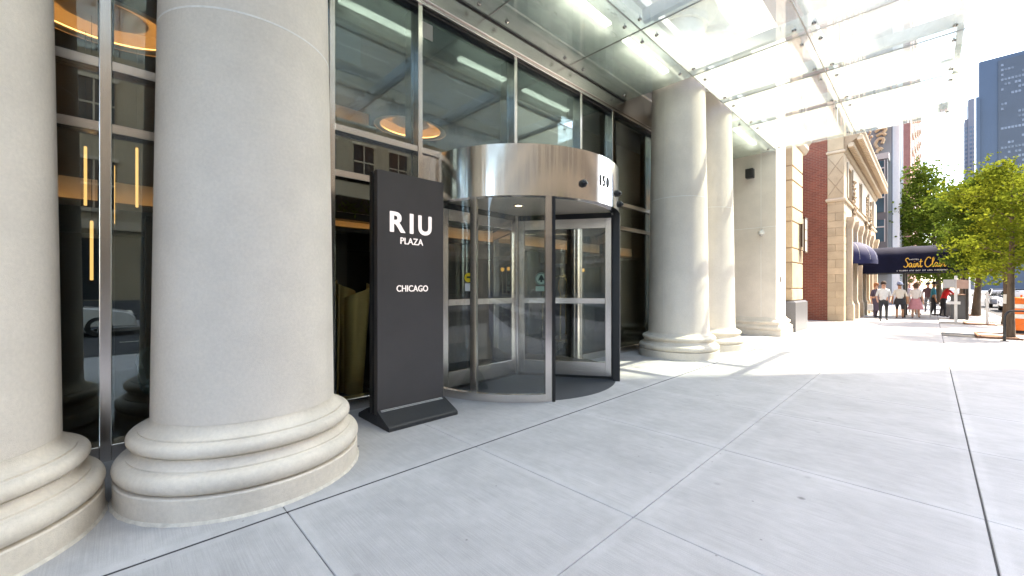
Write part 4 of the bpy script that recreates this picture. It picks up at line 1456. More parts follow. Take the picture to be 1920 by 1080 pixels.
SCRIPT = [
    # S
    [(0.95, 1.75), (0.75, 1.95), (0.45, 1.85), (0.35, 1.55), (0.6, 1.2), (0.8, 0.8), (0.6, 0.3), (0.2, 0.15), (-0.1, 0.4)],
    # a
    [(1.55, 0.85), (1.25, 0.95), (1.0, 0.6), (1.1, 0.2), (1.4, 0.3), (1.6, 0.85), (1.55, 0.3), (1.75, 0.15), (1.95, 0.4)],
    # i
    [(2.05, 0.9), (1.98, 0.35), (2.15, 0.15), (2.35, 0.45)],
    [(2.12, 1.25), (2.16, 1.3)],
    # n
    [(2.45, 0.9), (2.38, 0.15), (2.55, 0.75), (2.8, 0.9), (2.82, 0.35), (2.98, 0.15), (3.15, 0.45)],
    # t
    [(3.45, 1.7), (3.3, 0.5), (3.42, 0.15), (3.7, 0.4)],
    [(3.05, 1.15), (3.75, 1.25)],
    # C
    [(5.35, 1.7), (5.15, 2.0), (4.7, 1.85), (4.3, 1.2), (4.3, 0.5), (4.7, 0.12), (5.2, 0.3), (5.5, 0.65)],
    # l
    [(5.6, 0.7), (6.0, 1.5), (5.95, 1.95), (5.75, 1.6), (5.7, 0.5), (5.85, 0.15), (6.05, 0.4)],
    # a
    [(6.65, 0.85), (6.4, 0.95), (6.15, 0.6), (6.25, 0.2), (6.5, 0.3), (6.7, 0.85), (6.65, 0.3), (6.85, 0.15), (7.0, 0.4)],
    # i
    [(7.15, 0.9), (7.08, 0.35), (7.25, 0.15), (7.45, 0.5)],
    [(7.22, 1.25), (7.26, 1.3)],
    # r
    [(7.5, 0.5), (7.65, 0.95), (7.75, 0.8), (8.0, 0.85), (7.95, 0.35), (8.1, 0.15), (8.4, 0.5)],
]
strokes('script_name', SCRIPT, 0.168, 0.245, 0.019, 'script_gold', aw, lambda u, v: (AX0 - 0.022, 0.90 - u, 2.42 + v))
lettering('awning_lettering', 'HOTEL', 0.055, 0.34, 'script_white', aw, (AX0 - 0.014, 0.55, 2.80), (0, 0, R(-90)), 0.004, 0.01)
fp = MB()          # a line of white print too small to read in the photograph: word lengths only
u_ = 0.0
pr_ = random.Random(9)
for wl_ in (1, 7, 4, 4, 3, 4, 10):
    for k in range(wl_):
        y_ = 1.16 - u_
        kind_ = pr_.randrange(3)
        fp.box(AX0 - 0.02, AX0 - 0.014, y_ - 0.010, y_, 2.262, 2.322)
        if kind_ != 1:
            fp.box(AX0 - 0.02, AX0 - 0.014, y_ - 0.030, y_ - 0.011, 2.310, 2.322)
        if kind_ != 2:
            fp.box(AX0 - 0.02, AX0 - 0.014, y_ - 0.030, y_ - 0.011, 2.284, 2.296)
        u_ += 0.044
    u_ += 0.045
part('fine_print', fp, 'script_white', aw, kind='stuff')

# ------------------------------------------------------------------ buildings further up the street
gb = thing('grey_building', 'grey modern building with teal glass bay and tan script sign', 'building', (52, 8, 0))
part('wall', MB().box(48.0, 59.0, 2.35, 20, -0.1, 44), 'grey_panel', gb)
part('bay', MB().box(46.6, 47.98, 2.55, 3.75, 2.6, 12.4), 'grey_dark', gb)
part('bay_cap', MB().box(46.5, 47.99, 2.45, 3.85, 12.41, 12.9), 'plate_grey', gb)
for k in range(4):
    w_ = part('window', MB().box(46.55, 46.598, 2.72, 3.55, 2.9 + k * 2.5, 4.75 + k * 2.5), 'teal_glass', gb)
    part('frame', MB().box(46.50, 46.549, 2.68, 2.74, 2.86 + k * 2.5, 4.8 + k * 2.5).box(46.50, 46.549, 3.53, 3.59, 2.86 + k * 2.5, 4.8 + k * 2.5).box(46.50, 46.549, 2.741, 3.529, 4.1 + k * 2.5, 4.2 + k * 2.5), 'plate_grey', w_)
for k, y in enumerate((2.02, 2.18, 2.32)):
    part('white_fin', MB().box(48.4 + k * 3.0, 48.62 + k * 3.0, 1.86, 2.348, 0, 44), 'white_fin', gb)
part('glass_strip', MB().box(48.01, 58.9, 2.30, 2.349, 3, 44), 'blue_glass', gb)
GS = [[(0.2, 0.1), (0.0, 0.6), (0.3, 1.1), (0.7, 1.0), (0.6, 0.5)], [(0.1, 1.5), (0.6, 1.7), (0.9, 1.4)], [(0.0, 2.0), (0.5, 2.3), (0.9, 2.1), (0.7, 1.8)], [(0.1, 2.7), (0.8, 2.9), (0.6, 3.4), (0.2, 3.2)], [(0.1, -0.5), (0.35, 0.0), (0.6, -0.2)]]
strokes('script_sign', GS, 0.75, 0.75, 0.13, 'sign_tan', gb, lambda u, v: (47.9, 3.40 - u, 13.7 + v))
part('lamp_finial', MB().sphere((47.6, 2.3, 16.4), 0.35, 12, 8).sphere((47.6, 1.9, 16.5), 0.28, 12, 8), 'sign_tan', gb, True)

rt = thing('red_tower', 'tall red brick tower with arched windows far up the street', 'building', (150, 6, 0))
foot = [(130, 4.45), (130, 3.31), (205, 2.50), (205, 12), (131, 12)]
part('wall', MB().prism(foot, -0.1, 75), 'shaded_brick', rt)  # shadow side of the tower: shade is painted in by a darker brick colour
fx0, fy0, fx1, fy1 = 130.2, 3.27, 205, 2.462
part('front_face', MB().prism([(fx0, fy0 - 0.06), (fx1, fy1 - 0.06), (fx1, fy1 + 0.03), (fx0, fy0 + 0.03)], 0, 74.8), 'pink_brick', rt)  # sunlit side of the same tower: sunlight painted in by a paler brick colour
wm = MB().box(-2.2, 2.2, -0.04, 0.04, 0, 2.0)
wm.prism([(-2.2, -0.04), (2.2, -0.04), (2.2, 0.04), (-2.2, 0.04)], 2.01, 2.3)
wmesh = wm.mesh('window', 'window_dark')
smesh = MB().box(-2.6, 2.6, -0.25, 0.05, -0.5, -0.02).mesh('sill', 'stone_pale')
for q in range(14):
    for k in range(5):
        t = (k + 0.6) / 5.2
        x = fx0 + (fx1 - fx0) * t
        y = fy0 + (fy1 - fy0) * t - 0.12
        inst(wmesh, rt, (x, y, 14 + q * 4.1), name='window')
        inst(smesh, rt, (x, y, 14 + q * 4.1), name='sill')

tb = thing('blue_tower', 'dark blue high rise office tower behind the trees', 'building', (460, -48, 0))
part('wall', MB().box(450, 495, -92, -24.4, -1, 166), 'tower_blue', tb)
part('grid_face', MB().box(449.2, 449.98, -92, -33.4, 20, 163), 'tower_spandrel', tb)
part('setback', MB().box(448, 449.9, -24.9, -23.0, -1, 140), 'tower_blue', tb)
wmesh = MB().box(0, 0.3, -0.6, 0.6, 0, 1.6).mesh('window', 'tower_window')
rr = random.Random(5)
cnt = 0
for q in range(22):
    on = rr.random() < 0.5
    for k in range(20):
        if rr.random() < 0.25:
            on = not on
        if on:
            inst(wmesh, tb, (449.0, -35.2 - k * 1.55, 86 + q * 3.45), name='window')
tl = thing('lilac_tower', 'slim pale lilac stepped high rise left of the blue tower', 'building', (610, -28, 0))
part('wall', MB().box(600, 630, -33, -25.6, -1, 187), 'tower_lilac', tl)
part('wing', MB().box(601, 630, -25.6, -23.2, -1, 168), 'tower_lilac', tl)
wmesh = MB().box(0, 0.4, -0.7, 0.7, 0, 2.2).mesh('window', 'tower_lilac_window')
for q in range(16):
    for k, y in enumerate((-31.8, -29.6, -27.4, -24.4)):
        inst(wmesh, tl, (599.8 if y < -25 else 600.8, y, 95 + q * 4.2), name='window')

# building across the street (seen mirrored in the glass, and the cause of the shade on the pavement)
ob = thing('opposite_building', 'tall tan stone building across the street mirrored in the hotel glass', 'building', (0, -20, 0))
OPX = 30.6
part('wall', MB().box(11.0, OPX, -40, -15.41, -0.1, 52), 'opp_stone', ob)
part('wing', MB().box(-60, 10.99, -40, -15.41, -0.1, 15.5), 'opp_stone', ob)
part('plinth', MB().box(-60, OPX + 0.05, -15.40, -15.28, 0, 0.9), 'granite', ob)
wmesh = MB().box(-0.65, 0.65, -0.03, 0.03, 0, 2.1).mesh('window', 'window_dark')
fmesh = MB().box(-0.78, 0.78, 0.03, 0.14, -0.16, 0.0).box(-0.78, 0.78, 0.03, 0.10, 2.1, 2.25).box(-0.03, 0.03, 0.02, 0.06, 0, 2.1).box(-0.65, 0.65, 0.02, 0.06, 1.0, 1.08).mesh('frame', 'stone_pale')
for q in range(3):
    for k in range(26):
        x = -32 + k * 2.4
        w_ = inst(wmesh, ob, (x, -15.39, 4.9 + q * 3.5), name='window')
        f_ = bpy.data.objects.new('frame', fmesh)
        COL.objects.link(f_)
        f_.parent = w_
for k in range(13):
    x = -31 + k * 4.8
    part('shopfront', MB().box(x - 1.7, x + 1.7, -15.405, -15.36, 0.95, 3.6), 'window_dark', ob)
part('band', MB().box(-60, OPX + 0.05, -15.40, -15.2, 4.0, 4.4), 'stone_pale', ob)


# ------------------------------------------------------------------ trees
def tree_meshes(seed, height, crown_r, clear, trunk_r, n_leaf, leaf, lm, zsq=1.0, bend=0.1, leafstretch=2.4):
    rg = random.Random(seed)
    tr = MB()
    tips = []
    n = 7
    tp = []
    for i in range(n + 1):
        t = i / n
        tp.append(Vector((bend * math.sin(t * 2.6 + seed), bend * 0.7 * math.sin(t * 3.1 + 1.3 * seed), height * 0.86 * t)))
    rs = [trunk_r * (1.25 if i == 0 else 1) * (1 - 0.85 * (i / n) ** 1.1) + 0.008 for i in range(n + 1)]
    tr.tube(tp, rs, 9)

    def at(t):
        f = t * n
        i = min(int(f), n - 1)
        return tp[i].lerp(tp[i + 1], f - i)
    nl = 15
    for k in range(nl):
        t = clear + (0.97 - clear) * (k + rg.random() * 0.5) / nl
        p = at(t)
        a = k * 2.4 + rg.uniform(-0.4, 0.4)
        rel = (t - clear) / (1 - clear)
        L = crown_r * (0.55 + 0.6 * math.sin(PI * min(1, rel * 0.85 + 0.18))) * rg.uniform(0.8, 1.1)
        up = rg.uniform(0.18, 0.55) + 0.35 * rel
        pts = [p]
        d = Vector((math.cos(a), math.sin(a), up)).normalized()
        q = p.copy()
        for s in range(5):
            d = (d + Vector((rg.uniform(-0.22, 0.22), rg.uniform(-0.22, 0.22), rg.uniform(-0.14, 0.06)))).normalized()
            q = q + d * L / 5
            pts.append(q.copy())
        r0 = trunk_r * 0.42 * (1 - 0.5 * rel)
        tr.tube(pts, [r0 * (1 - 0.17 * s) for s in range(6)], 6)
        for s in range(2, 6):
            tips.append((pts[s], 0.28 + 0.1 * s, d))
            for b in range(2):
                dd = (d + Vector((rg.uniform(-1, 1), rg.uniform(-1, 1), rg.uniform(-0.5, 0.6)))).normalized()
                e = pts[s] + dd * L * rg.uniform(0.18, 0.34)
                tr.tube([pts[s], (pts[s] + e) / 2 + Vector((0, 0, 0.02)), e], [r0 * 0.3, r0 * 0.22, r0 * 0.1], 5)
                tips.append((e, 0.7, dd))
                tips.append(((pts[s] + e) / 2, 0.4, dd))
    tips.append((tp[-1], 0.8, Vector((0, 0, 1))))
    lv = MB()
    wsum = [w for _, w, _ in tips]
    vs = []
    fs = []
    rad = crown_r * 0.19
    picks = rg.choices(tips, weights=wsum, k=n_leaf // 6)
    for (c, w, d0) in picks:
        # a small spray of leaflets along a drooping twig
        base = c + Vector((rg.gauss(0, 1) * rad, rg.gauss(0, 1) * rad, rg.gauss(0, 0.8) * rad * zsq))
        tw = Vector((rg.uniform(-1, 1), rg.uniform(-1, 1), rg.uniform(-0.55, 0.35))).normalized()
        for s in range(6):
            p = base + tw * leaf * 0.75 * s
            sd = Vector((rg.uniform(-1, 1), rg.uniform(-1, 1), rg.uniform(-0.5, 0.5))).normalized()
            w2 = sd.cross(tw)
            if w2.length < 0.05:
                w2 = sd.orthogonal()
            w2.normalize()
            l = leaf * rg.uniform(0.7, 1.3)
            o = len(vs)
            hw = w2 * l / leafstretch
            vs += [p, p + sd * l * 0.5 + hw, p + sd * l, p + sd * l * 0.5 - hw]
            fs.append((o, o + 1, o + 2, o + 3))
    lv.add(vs, fs)
    tm = tr.mesh('trunk', 'bark', smooth=60)
    me = bpy.data.meshes.new('crown')
    me.from_pydata([tuple(v) for v in lv.v], [], lv.f)
    me.materials.append(MATS[lm])
    me.update()
    return tm, me


def tree(name, meshes, loc, rz, label, group=None):
    t = thing(name, label, 'tree', loc, rz, group)
    for nm, me in (('trunk', meshes[0]), ('crown', meshes[1])):
        o = bpy.data.objects.new(nm, me)
        COL.objects.link(o)
        o.parent = t
    return t


TA = tree_meshes(11, 5.8, 1.10, 0.36, 0.085, 13000, 0.075, 'leaf_bright', bend=0.10)
TB = tree_meshes(23, 6.6, 1.2, 0.44, 0.15, 16000, 0.10, 'leaf_mid', bend=0.25)
TC = tree_meshes(37, 12.5, 3.6, 0.22, 0.2, 30000, 0.19, 'leaf_mid', bend=0.3)
GT = 'street trees along the kerb'
tree('street_tree', TA, (19.1, -1.66, 0), 0.4, 'young bright yellow green tree nearest the camera with wrapped trunk', GT)
tree('street_tree', TB, (25.3, -1.86, 0), 1.0, 'green tree with thick brown trunk just behind the young tree', GT)
tree('street_tree', TB, (32.5, -1.80, 0), 2.9, 'green street tree beside the concrete planter', GT)
tree('street_tree', TB, (41.0, -1.75, 0), 4.4, 'green street tree beyond the navy awning, right of it', GT)
tree('street_tree', TC, (53.0, -0.3, 0), 0.8, 'large green tree rising above the navy awning', GT)
tree('street_tree', TC, (70.0, -1.4, 0), 3.6, 'large green tree farthest up the street', GT)
GO = 'trees across the street seen in the glass'
tree('street_tree', TB, (-3.5, -12.4, 0), 0.2, 'green tree across the street mirrored in the left panes', GO)
tree('street_tree', TB, (4.5, -12.4, 0), 1.9, 'green tree across the street mirrored behind the revolving door', GO)
# trunk wrap, pits
wr = thing('trunk_wrap', 'white paper wrap round the trunk of the young tree', 'tree wrap', (19.1, -1.66, 1.0))
part('wrap', MB().lathe([(0.096, 0.98), (0.100, 0.99), (0.098, 1.25), (0.094, 1.26), (0.090, 1.25), (0.09, 0.99), (0.096, 0.98)], 19.16, -1.62, 20), 'white_paint', wr, True)
for k, tx in enumerate(TREE_X):
    o = part('tree_pit', MB().box(tx - 0.85, tx + 0.85, -2.25, -1.05, -0.06, -0.005), 'soil')
    o['kind'] = 'structure'
    part('pit_edging', MB().box(tx - 0.93, tx + 0.93, -1.045, -0.97, -0.05, 0.03, bev=0.008).box(tx - 0.93, tx - 0.855, -2.25, -1.046, -0.05, 0.03, bev=0.008).box(tx + 0.855, tx + 0.93, -2.25, -1.046, -0.05, 0.03, bev=0.008), 'tree_edge', o)

# ------------------------------------------------------------------ street furniture at right
br_ = thing('bike_rack', 'black inverted U bike rack at the right edge of the photo', 'bike rack', (17.8, -1.6, 0))
pts = [(17.35, -1.40, 0), (17.35, -1.40, 0.62)] + [(17.35 + 0.16 * (1 - math.cos(PI / 2 * k / 6)), -1.40 - 0.14 * (1 - math.cos(PI / 2 * k / 6)), 0.62 + 0.20 * math.sin(PI / 2 * k / 6)) for k in range(1, 7)]
pts += [(17.35 + 0.45, -1.93, 0.82)]
pts2 = [(17.51 + 0.5, -2.0, 0.82), (17.51 + 0.56, -2.06, 0.76), (17.51 + 0.58, -2.08, 0.6), (17.51 + 0.58, -2.08, 0)]
part('hoop', MB().tube(pts + pts2, 0.03, 10), 'dark_frame', br_, True)
for p in ((17.35, -1.40), (18.09, -2.08)):
    part('foot_flange', MB().lathe([(0, 0.0), (0.08, 0.0), (0.08, 0.012), (0, 0.014)], p[0], p[1], 16), 'dark_frame', br_)


def barrel(x, y, label):
    t = thing('traffic_barrel', label, 'traffic barrel', (x, y, 0), 0, 'orange traffic barrels')
    hs = [0.10, 0.30, 0.48, 0.62, 0.80, 0.94, 1.10]
    rs = [0.30, 0.285, 0.27, 0.262, 0.25, 0.243, 0.235]
    for k in range(6):
        mat = 'barrel_white' if k in (2, 4) else 'barrel_orange'
        part('band', MB().lathe([(rs[k] - 0.03, hs[k]), (rs[k], hs[k] + 0.004), (rs[k + 1] + 0.006, hs[k + 1] - 0.004), (rs[k + 1] - 0.03, hs[k + 1])], 0, 0, 28), mat, t, 50, local=True)
    part('base', MB().lathe([(0, 0), (0.38, 0), (0.38, 0.05), (0.31, 0.07), (0.31, 0.10), (0, 0.10)], 0, 0, 28), 'tyre', t, local=True)
    part('lid', MB().lathe([(0.21, 1.095), (0.215, 1.13), (0.18, 1.15), (0, 1.155)], 0, 0, 24), 'barrel_orange', t, 50, local=True)
    part('handle', MB().tube([(-0.1, 0, 1.15), (-0.08, 0, 1.22), (0.08, 0, 1.22), (0.1, 0, 1.15)], 0.015, 8), 'barrel_orange', t, local=True)


barrel(20.75, -2.02, 'orange and white striped traffic barrel at the right edge of the photo')

sg = thing('street_sign', 'white post with small blank sign plates beside the awning', 'sign post', (24.6, -0.72, 0))
part('post', MB().box(24.57, 24.67, -0.76, -0.67, 0, 1.95, bev=0.01), 'white_paint', sg)
part('plate', MB().box(24.53, 24.565, -0.70, -0.36, 1.45, 1.80, bev=0.006), 'plate_grey', sg)
part('plate', MB().box(24.53, 24.565, -1.06, -0.74, 1.42, 1.78, bev=0.006), 'plate_tan', sg)
part('cross_arm', MB().box(24.53, 24.568, -0.84, -0.46, 0.78, 0.90, bev=0.006), 'white_paint', sg)

pl = thing('concrete_planter', 'grey concrete planter box beside a brown tree trunk', 'planter', (33.4, -1.1, 0))
part('box', MB().rect_profile(31.2, 33.2, -1.25, -0.35, [(-0.06, 0), (-0.02, 0.45), (0.03, 0.5), (0.03, 0.62), (-0.06, 0.62), (-0.06, 0.5)]), 'concrete_grey', pl)
part('soil', MB().box(31.3, 33.1, -1.15, -0.45, 0.45, 0.56), 'soil', pl)
st = tag(part('white_stake', MB().box(25.02, 25.10, -1.62, -1.54, 0, 1.30, bev=0.008), 'white_paint'), 'white timber stake standing beside the thick brown trunk', 'stake')
lp = thing('lamp_post', 'white flared street lamp post behind the trees', 'lamp post', (47, -2.0, 0))
part('pole', MB().lathe([(0.32, 0), (0.30, 0.15), (0.2, 0.5), (0.12, 1.1), (0.10, 3), (0.07, 8.5), (0, 8.5)], 47, -2.0, 16), 'white_paint', lp, True)
part('arm', MB().tube([(47, -2.0, 8.3), (47, -2.8, 8.8), (47, -4.0, 8.9)], 0.05, 8), 'white_paint', lp, True)
part('lantern', MB().box(46.85, 47.15, -4.6, -4.0, 8.82, 8.95, bev=0.03), 'plate_grey', lp)

pd = thing('valet_podium', 'dark valet podium under the awning by the red shirted person', 'podium', (28.0, -0.75, 0))
part('body', MB().rect_profile(28.0, 28.55, -1.15, -0.65, [(0.03, 0), (0.03, 0.08), (0, 0.1), (0, 1.02), (0.05, 1.06), (0.05, 1.10)]), 'grey_dark', pd)
part('top', MB().box(27.94, 28.61, -1.21, -0.59, 1.102, 1.14, bev=0.01), 'walnut', pd)
tbx = thing('cafe_table', 'small metal cafe table under the awning among the people', 'table', (28.9, 0.15, 0))
part('top', MB().box(28.6, 29.2, -0.02, 0.52, 0.72, 0.75, bev=0.008), 'plate_grey', tbx)
for sx in (28.64, 29.16):
    for sy in (0.02, 0.48):
        part('leg', MB().cyl((sx, sy, 0), (sx, sy, 0.72), 0.016, n=8), 'plate_grey', tbx)


# ------------------------------------------------------------------ cars
def car(x, y, rz, paint, label, zc=-0.15):
    t = thing('parked_car', label, 'car', (x, y, zc), rz, 'cars on the street')
    L, W = 4.6, 1.82
    # side outline, swept across with tumblehome
    low = [(-2.28, 0.32), (-2.30, 0.62), (-2.22, 0.92), (-1.9, 1.02), (-1.0, 1.04), (0.0, 1.02), (0.85, 0.98), (1.6, 0.90), (2.15, 0.76), (2.30, 0.58), (2.28, 0.32)]
    m = MB()
    stations = [(-0.91, 0.94), (-0.86, 1.0), (0.86, 1.0), (0.91, 0.94)]
    vs = []
    for wy, s in stations:
        for (px_, pz_) in low:
            vs.append((px_ * (0.985 if s < 1 else 1), wy, 0.62 + (pz_ - 0.62) * (0.90 if s < 1 else 1)))
    k = len(low)
    fs = []
    for i in range(3):
        for q in range(k):
            fs.append((i * k + q, i * k + (q + 1) % k, (i + 1) * k + (q + 1) % k, (i + 1) * k + q))
    fs += [list(range(k))[::-1], [3 * k + q for q in range(k)]]
    m.add(vs, fs)
    body = part('body', m, paint, t, 35, local=True)
    cabin = [(-2.05, 1.0), (-1.75, 1.36), (-1.2, 1.50), (-0.2, 1.52), (0.35, 1.42), (1.05, 0.98)]
    m = MB()
    vs = []
    for wy, sc_ in ((-0.82, 0), (-0.62, 1), (0.62, 1), (0.82, 0)):
        for (px_, pz_) in cabin:
            top = (pz_ - 1.0) / 0.52
            yy = wy if sc_ == 0 else wy
            vs.append((px_, (-1 if wy < 0 else 1) * (0.83 - 0.20 * max(0, top)) * (1.0 if sc_ == 0 else 0.92), pz_ if sc_ else pz_ * 1.0 - 0.02 * max(0, top)))
    k = len(cabin)
    fs = []
    for i in range(3):
        for q in range(k - 1):
            fs.append((i * k + q, i * k + q + 1, (i + 1) * k + q + 1, (i + 1) * k + q))
    fs += [list(range(k))[::-1], [3 * k + q for q in range(k)]]
    m.add(vs, fs)
    part('glasshouse', m, 'car_glass', t, 35, local=True)
    part('roof', MB().box(-1.45, 0.05, -0.60, 0.60, 1.50, 1.54, bev=0.018), paint, t, local=True)
    for s in (-1, 1):
        part('pillar', MB().tube([(0.98, s * 0.80, 1.0), (0.35, s * 0.655, 1.44), (-0.2, s * 0.63, 1.53), (-1.2, s * 0.635, 1.51), (-1.78, s * 0.69, 1.37), (-2.02, s * 0.80, 1.02)], 0.035, 6), paint, t, True, local=True)
        part('door_pillar', MB().tube([(-0.35, s * 0.845, 1.0), (-0.40, s * 0.65, 1.51)], 0.035, 6), 'dark_frame', t, local=True)
        part('mirror', MB().sphere((0.70, s * 0.97, 1.05), 0.10, 10, 8, sc=(0.7, 1, 0.7)), paint, t, True, local=True)
        part('headlight', MB().sphere((2.14, s * 0.66, 0.72), 0.15, 10, 8, sc=(0.7, 1.3, 0.55)), 'lamp_clear', t, True, local=True)
        part('tail_light', MB().sphere((-2.2, s * 0.72, 0.84), 0.13, 10, 8, sc=(0.6, 1.1, 0.8)), 'lamp_red', t, True, local=True)
        for wx in (-1.42, 1.42):
            w = part('wheel', MB().lathe([(0.20, -0.10), (0.31, -0.11), (0.34, -0.07), (0.34, 0.07), (0.31, 0.11), (0.20, 0.10)], 0, 0, 28), 'tyre', t, 40, local=True)
            w.location = (wx, s * 0.81, 0.34)
            w.rotation_euler = (R(90), 0, 0)
            sp_ = MB().lathe([(0.17, -0.09), (0.21, -0.09), (0.21, 0.09), (0.17, 0.09), (0.17, -0.09)], 0, 0, 24)
            for q in range(7):
                a = 2 * PI * q / 7
                sp_.box(-0.02, 0.02, -0.02, 0.02, -0.01, 0.01) if False else sp_.cyl((0, 0, -s * 0.07), (0.19 * math.cos(a), 0.19 * math.sin(a), -s * 0.08), 0.028, 0.02, 6)
            part('rim', sp_, 'rim', w, local=True)
    part('bumper', MB().box(2.20, 2.34, -0.80, 0.80, 0.30, 0.52, bev=0.05), paint, t, local=True)
    part('grille', MB().box(2.285, 2.335, -0.42, 0.42, 0.53, 0.68, bev=0.01), 'dark_frame', t, local=True)
    return t


car(-1.9, -9.9, 0.0, 'car_white', 'white hatchback across the street mirrored between the left columns')
car(7.3, -9.9, 0.0, 'car_white', 'white hatchback across the street mirrored behind the revolving door')
car(44.0, -4.3, PI, 'car_blue', 'dark blue car parked behind the trees, nearer of two')
car(52.5, -4.2, PI, 'car_grey', 'grey car parked behind the trees, farther of two')


# ------------------------------------------------------------------ people
def person(loc, rz, height, label, shirt, trousers, skin='skin_light', hair=(0.06, 0.035, 0.02), pose='stand', skirt=None, bare_legs=False, hat=None, short_sleeve=True, shoes=(0.03, 0.03, 0.035), hair_long=False, lean=0.0):
    S = height / 1.70
    t = thing('person', label, 'person', loc, rz)
    L = Vector
    hip = L((0, 0, 0.92))
    ln = math.sin(lean)
    chest = L((0, -0.30 * ln, 0.92 + 0.30 * math.cos(lean)))
    neck = L((0, -0.54 * ln, 0.92 + 0.54 * math.cos(lean)))
    head = neck + L((0, -0.05 - 0.04 * ln, 0.15))
    J = {}
    J['hip'] = (hip, 0.145); J['waist'] = (hip.lerp(chest, 0.45), 0.125); J['chest'] = (chest + L((0, 0, 0.06)), 0.145); J['neck'] = (neck, 0.055)
    J['head0'] = (neck + L((0, -0.02, 0.08)), 0.072); J['head1'] = (head + L((0, 0, 0.07)), 0.092)
    st = {'stand': (0.03, -0.03), 'walk': (0.24, -0.26), 'pause': (0.10, -0.06)}[pose if pose in ('stand', 'walk', 'pause') else 'stand']
    for s, nm, fy in ((-1, 'l', st[0]), (1, 'r', st[1])):
        J['th' + nm] = (L((s * 0.095, 0, 0.86)), 0.092)
        J['kn' + nm] = (L((s * 0.105, -fy * 0.5 - 0.02, 0.48)), 0.060)
        J['an' + nm] = (L((s * 0.11, -fy + (0.05 if fy < 0 else 0), 0.085 + (0.04 if fy < -0.1 else 0))), 0.042)
        J['to' + nm] = (L((s * 0.125, -fy - 0.15, 0.045)), 0.038)
        sh = neck + L((s * 0.175, 0.0, -0.075))
        J['sh' + nm] = (sh, 0.058)
        if pose == 'reach':
            el = sh + L((s * 0.08, -0.16, -0.22)); wr_ = el + L((-s * 0.04, -0.25, 0.02))
        elif pose == 'walk':
            el = sh + L((s * 0.07, 0.06 * (1 if s > 0 else -1), -0.28)); wr_ = el + L((-s * 0.03, -0.16, -0.16))
        elif pose == 'phone':
            el = sh + L((s * 0.08, -0.04, -0.27)); wr_ = el + L((-s * 0.10, -0.22, 0.06))
        else:
            el = sh + L((s * 0.08, 0.02, -0.28)); wr_ = el + L((s * 0.01, -0.05, -0.25))
        J['el' + nm] = (el, 0.042)
        J['wr' + nm] = (wr_, 0.030)
        J['ha' + nm] = (wr_ + (wr_ - el).normalized() * 0.09, 0.034)
        J['fi' + nm] = (wr_ + (wr_ - el).normalized() * 0.16, 0.016)
    bones = [('hip', 'waist', 'shirt'), ('waist', 'chest', 'shirt'), ('chest', 'neck', 'shirt'), ('neck', 'head0', 'skin'), ('head0', 'head1', 'skin')]
    for nm in 'lr':
        bones += [('hip', 'th' + nm, 'legs'), ('th' + nm, 'kn' + nm, 'legs'), ('kn' + nm, 'an' + nm, 'shin'), ('an' + nm, 'to' + nm, 'shoe'),
                  ('chest', 'sh' + nm, 'shirt'), ('sh' + nm, 'el' + nm, 'shirt'), ('el' + nm, 'wr' + nm, 'fore'), ('wr' + nm, 'ha' + nm, 'skin'), ('ha' + nm, 'fi' + nm, 'skin')]
    names = list(J)
    me = bpy.data.meshes.new('skeleton')
    me.from_pydata([J[n_][0] * S for n_ in names], [(names.index(a), names.index(b)) for a, b, _ in bones], [])
    o = bpy.data.objects.new('skeleton', me)
    COL.objects.link(o)
    o.modifiers.new('skin', 'SKIN')
    for i, n_ in enumerate(names):
        r = J[n_][1] * S
        k = me.skin_vertices[0].data[i]
        k.radius = (r * (1.25 if n_ in ('hip', 'chest', 'waist') else 1), r * (0.85 if n_ in ('hip', 'chest', 'waist') else 1))
        k.use_root = n_ == 'hip'
    sb = o.modifiers.new('sub', 'SUBSURF')
    sb.levels = 1
    sb.render_levels = 1
    dg = bpy.context.evaluated_depsgraph_get()
    dg.update()
    bme = bpy.data.meshes.new_from_object(o.evaluated_get(dg))
    bpy.data.objects.remove(o)
    bme.name = 'body'
    cl = {'shirt': cloth(shirt), 'legs': cloth(trousers), 'shoe': cloth(shoes), 'skin': skin}
    cl['shin'] = skin if bare_legs else cl['legs']
    cl['fore'] = skin if short_sleeve else cl['shirt']
    order = ['shirt', 'legs', 'shin', 'shoe', 'fore', 'skin']
    bme.materials.clear()
    for k in order:
        bme.materials.append(MATS[cl[k]])
    segs = [(J[a][0] * S, J[b][0] * S, r) for a, b, r in bones]
    for p in bme.polygons:
        c = p.center
        best = None
        for a, b, r in segs:
            ab = b - a
            tt = max(0, min(1, (c - a).dot(ab) / ab.length_squared))
            d = (c - (a + ab * tt)).length
            if best is None or d < best[0]:
                best = (d, r)
        rg = best[1]
        if rg == 'shirt' and c.z < 0.93 * S:
            rg = 'legs'
        p.material_index = order.index(rg)
        p.use_smooth = True
    ob_ = bpy.data.objects.new('body', bme)
    COL.objects.link(ob_)
    ob_.parent = t
    # hair cap with a fringe, open at the face
    hc = (head + L((0, 0.015, 0.075))) * S
    m = MB()
    vs = []
    N, M = 16, 7
    for j in range(M + 1):
        th = PI / 2 - (PI * 0.62) * j / M
        for i in range(N):
            a = 2 * PI * i / N
            front = max(0, -math.sin(a))
            th2 = th if j < M - 3 else th + front * 0.5 * (j - (M - 3)) / 3
            rr_ = 0.112 * S
            vs.append((hc.x + rr_ * 0.88 * math.cos(th2) * math.cos(a), hc.y + rr_ * math.cos(th2) * math.sin(a), hc.z + rr_ * 1.12 * math.sin(th2) - (0.10 * S * (1 - front) if hair_long and j == M else 0)))
    fs = []
    for j in range(M):
        for i in range(N):
            fs.append((j * N + i, j * N + (i + 1) % N, (j + 1) * N + (i + 1) % N, (j + 1) * N + i))
    part('hair', m.add(vs, fs), cloth(hair), t, 60, local=True)
    face = MB()
    fc = head * S
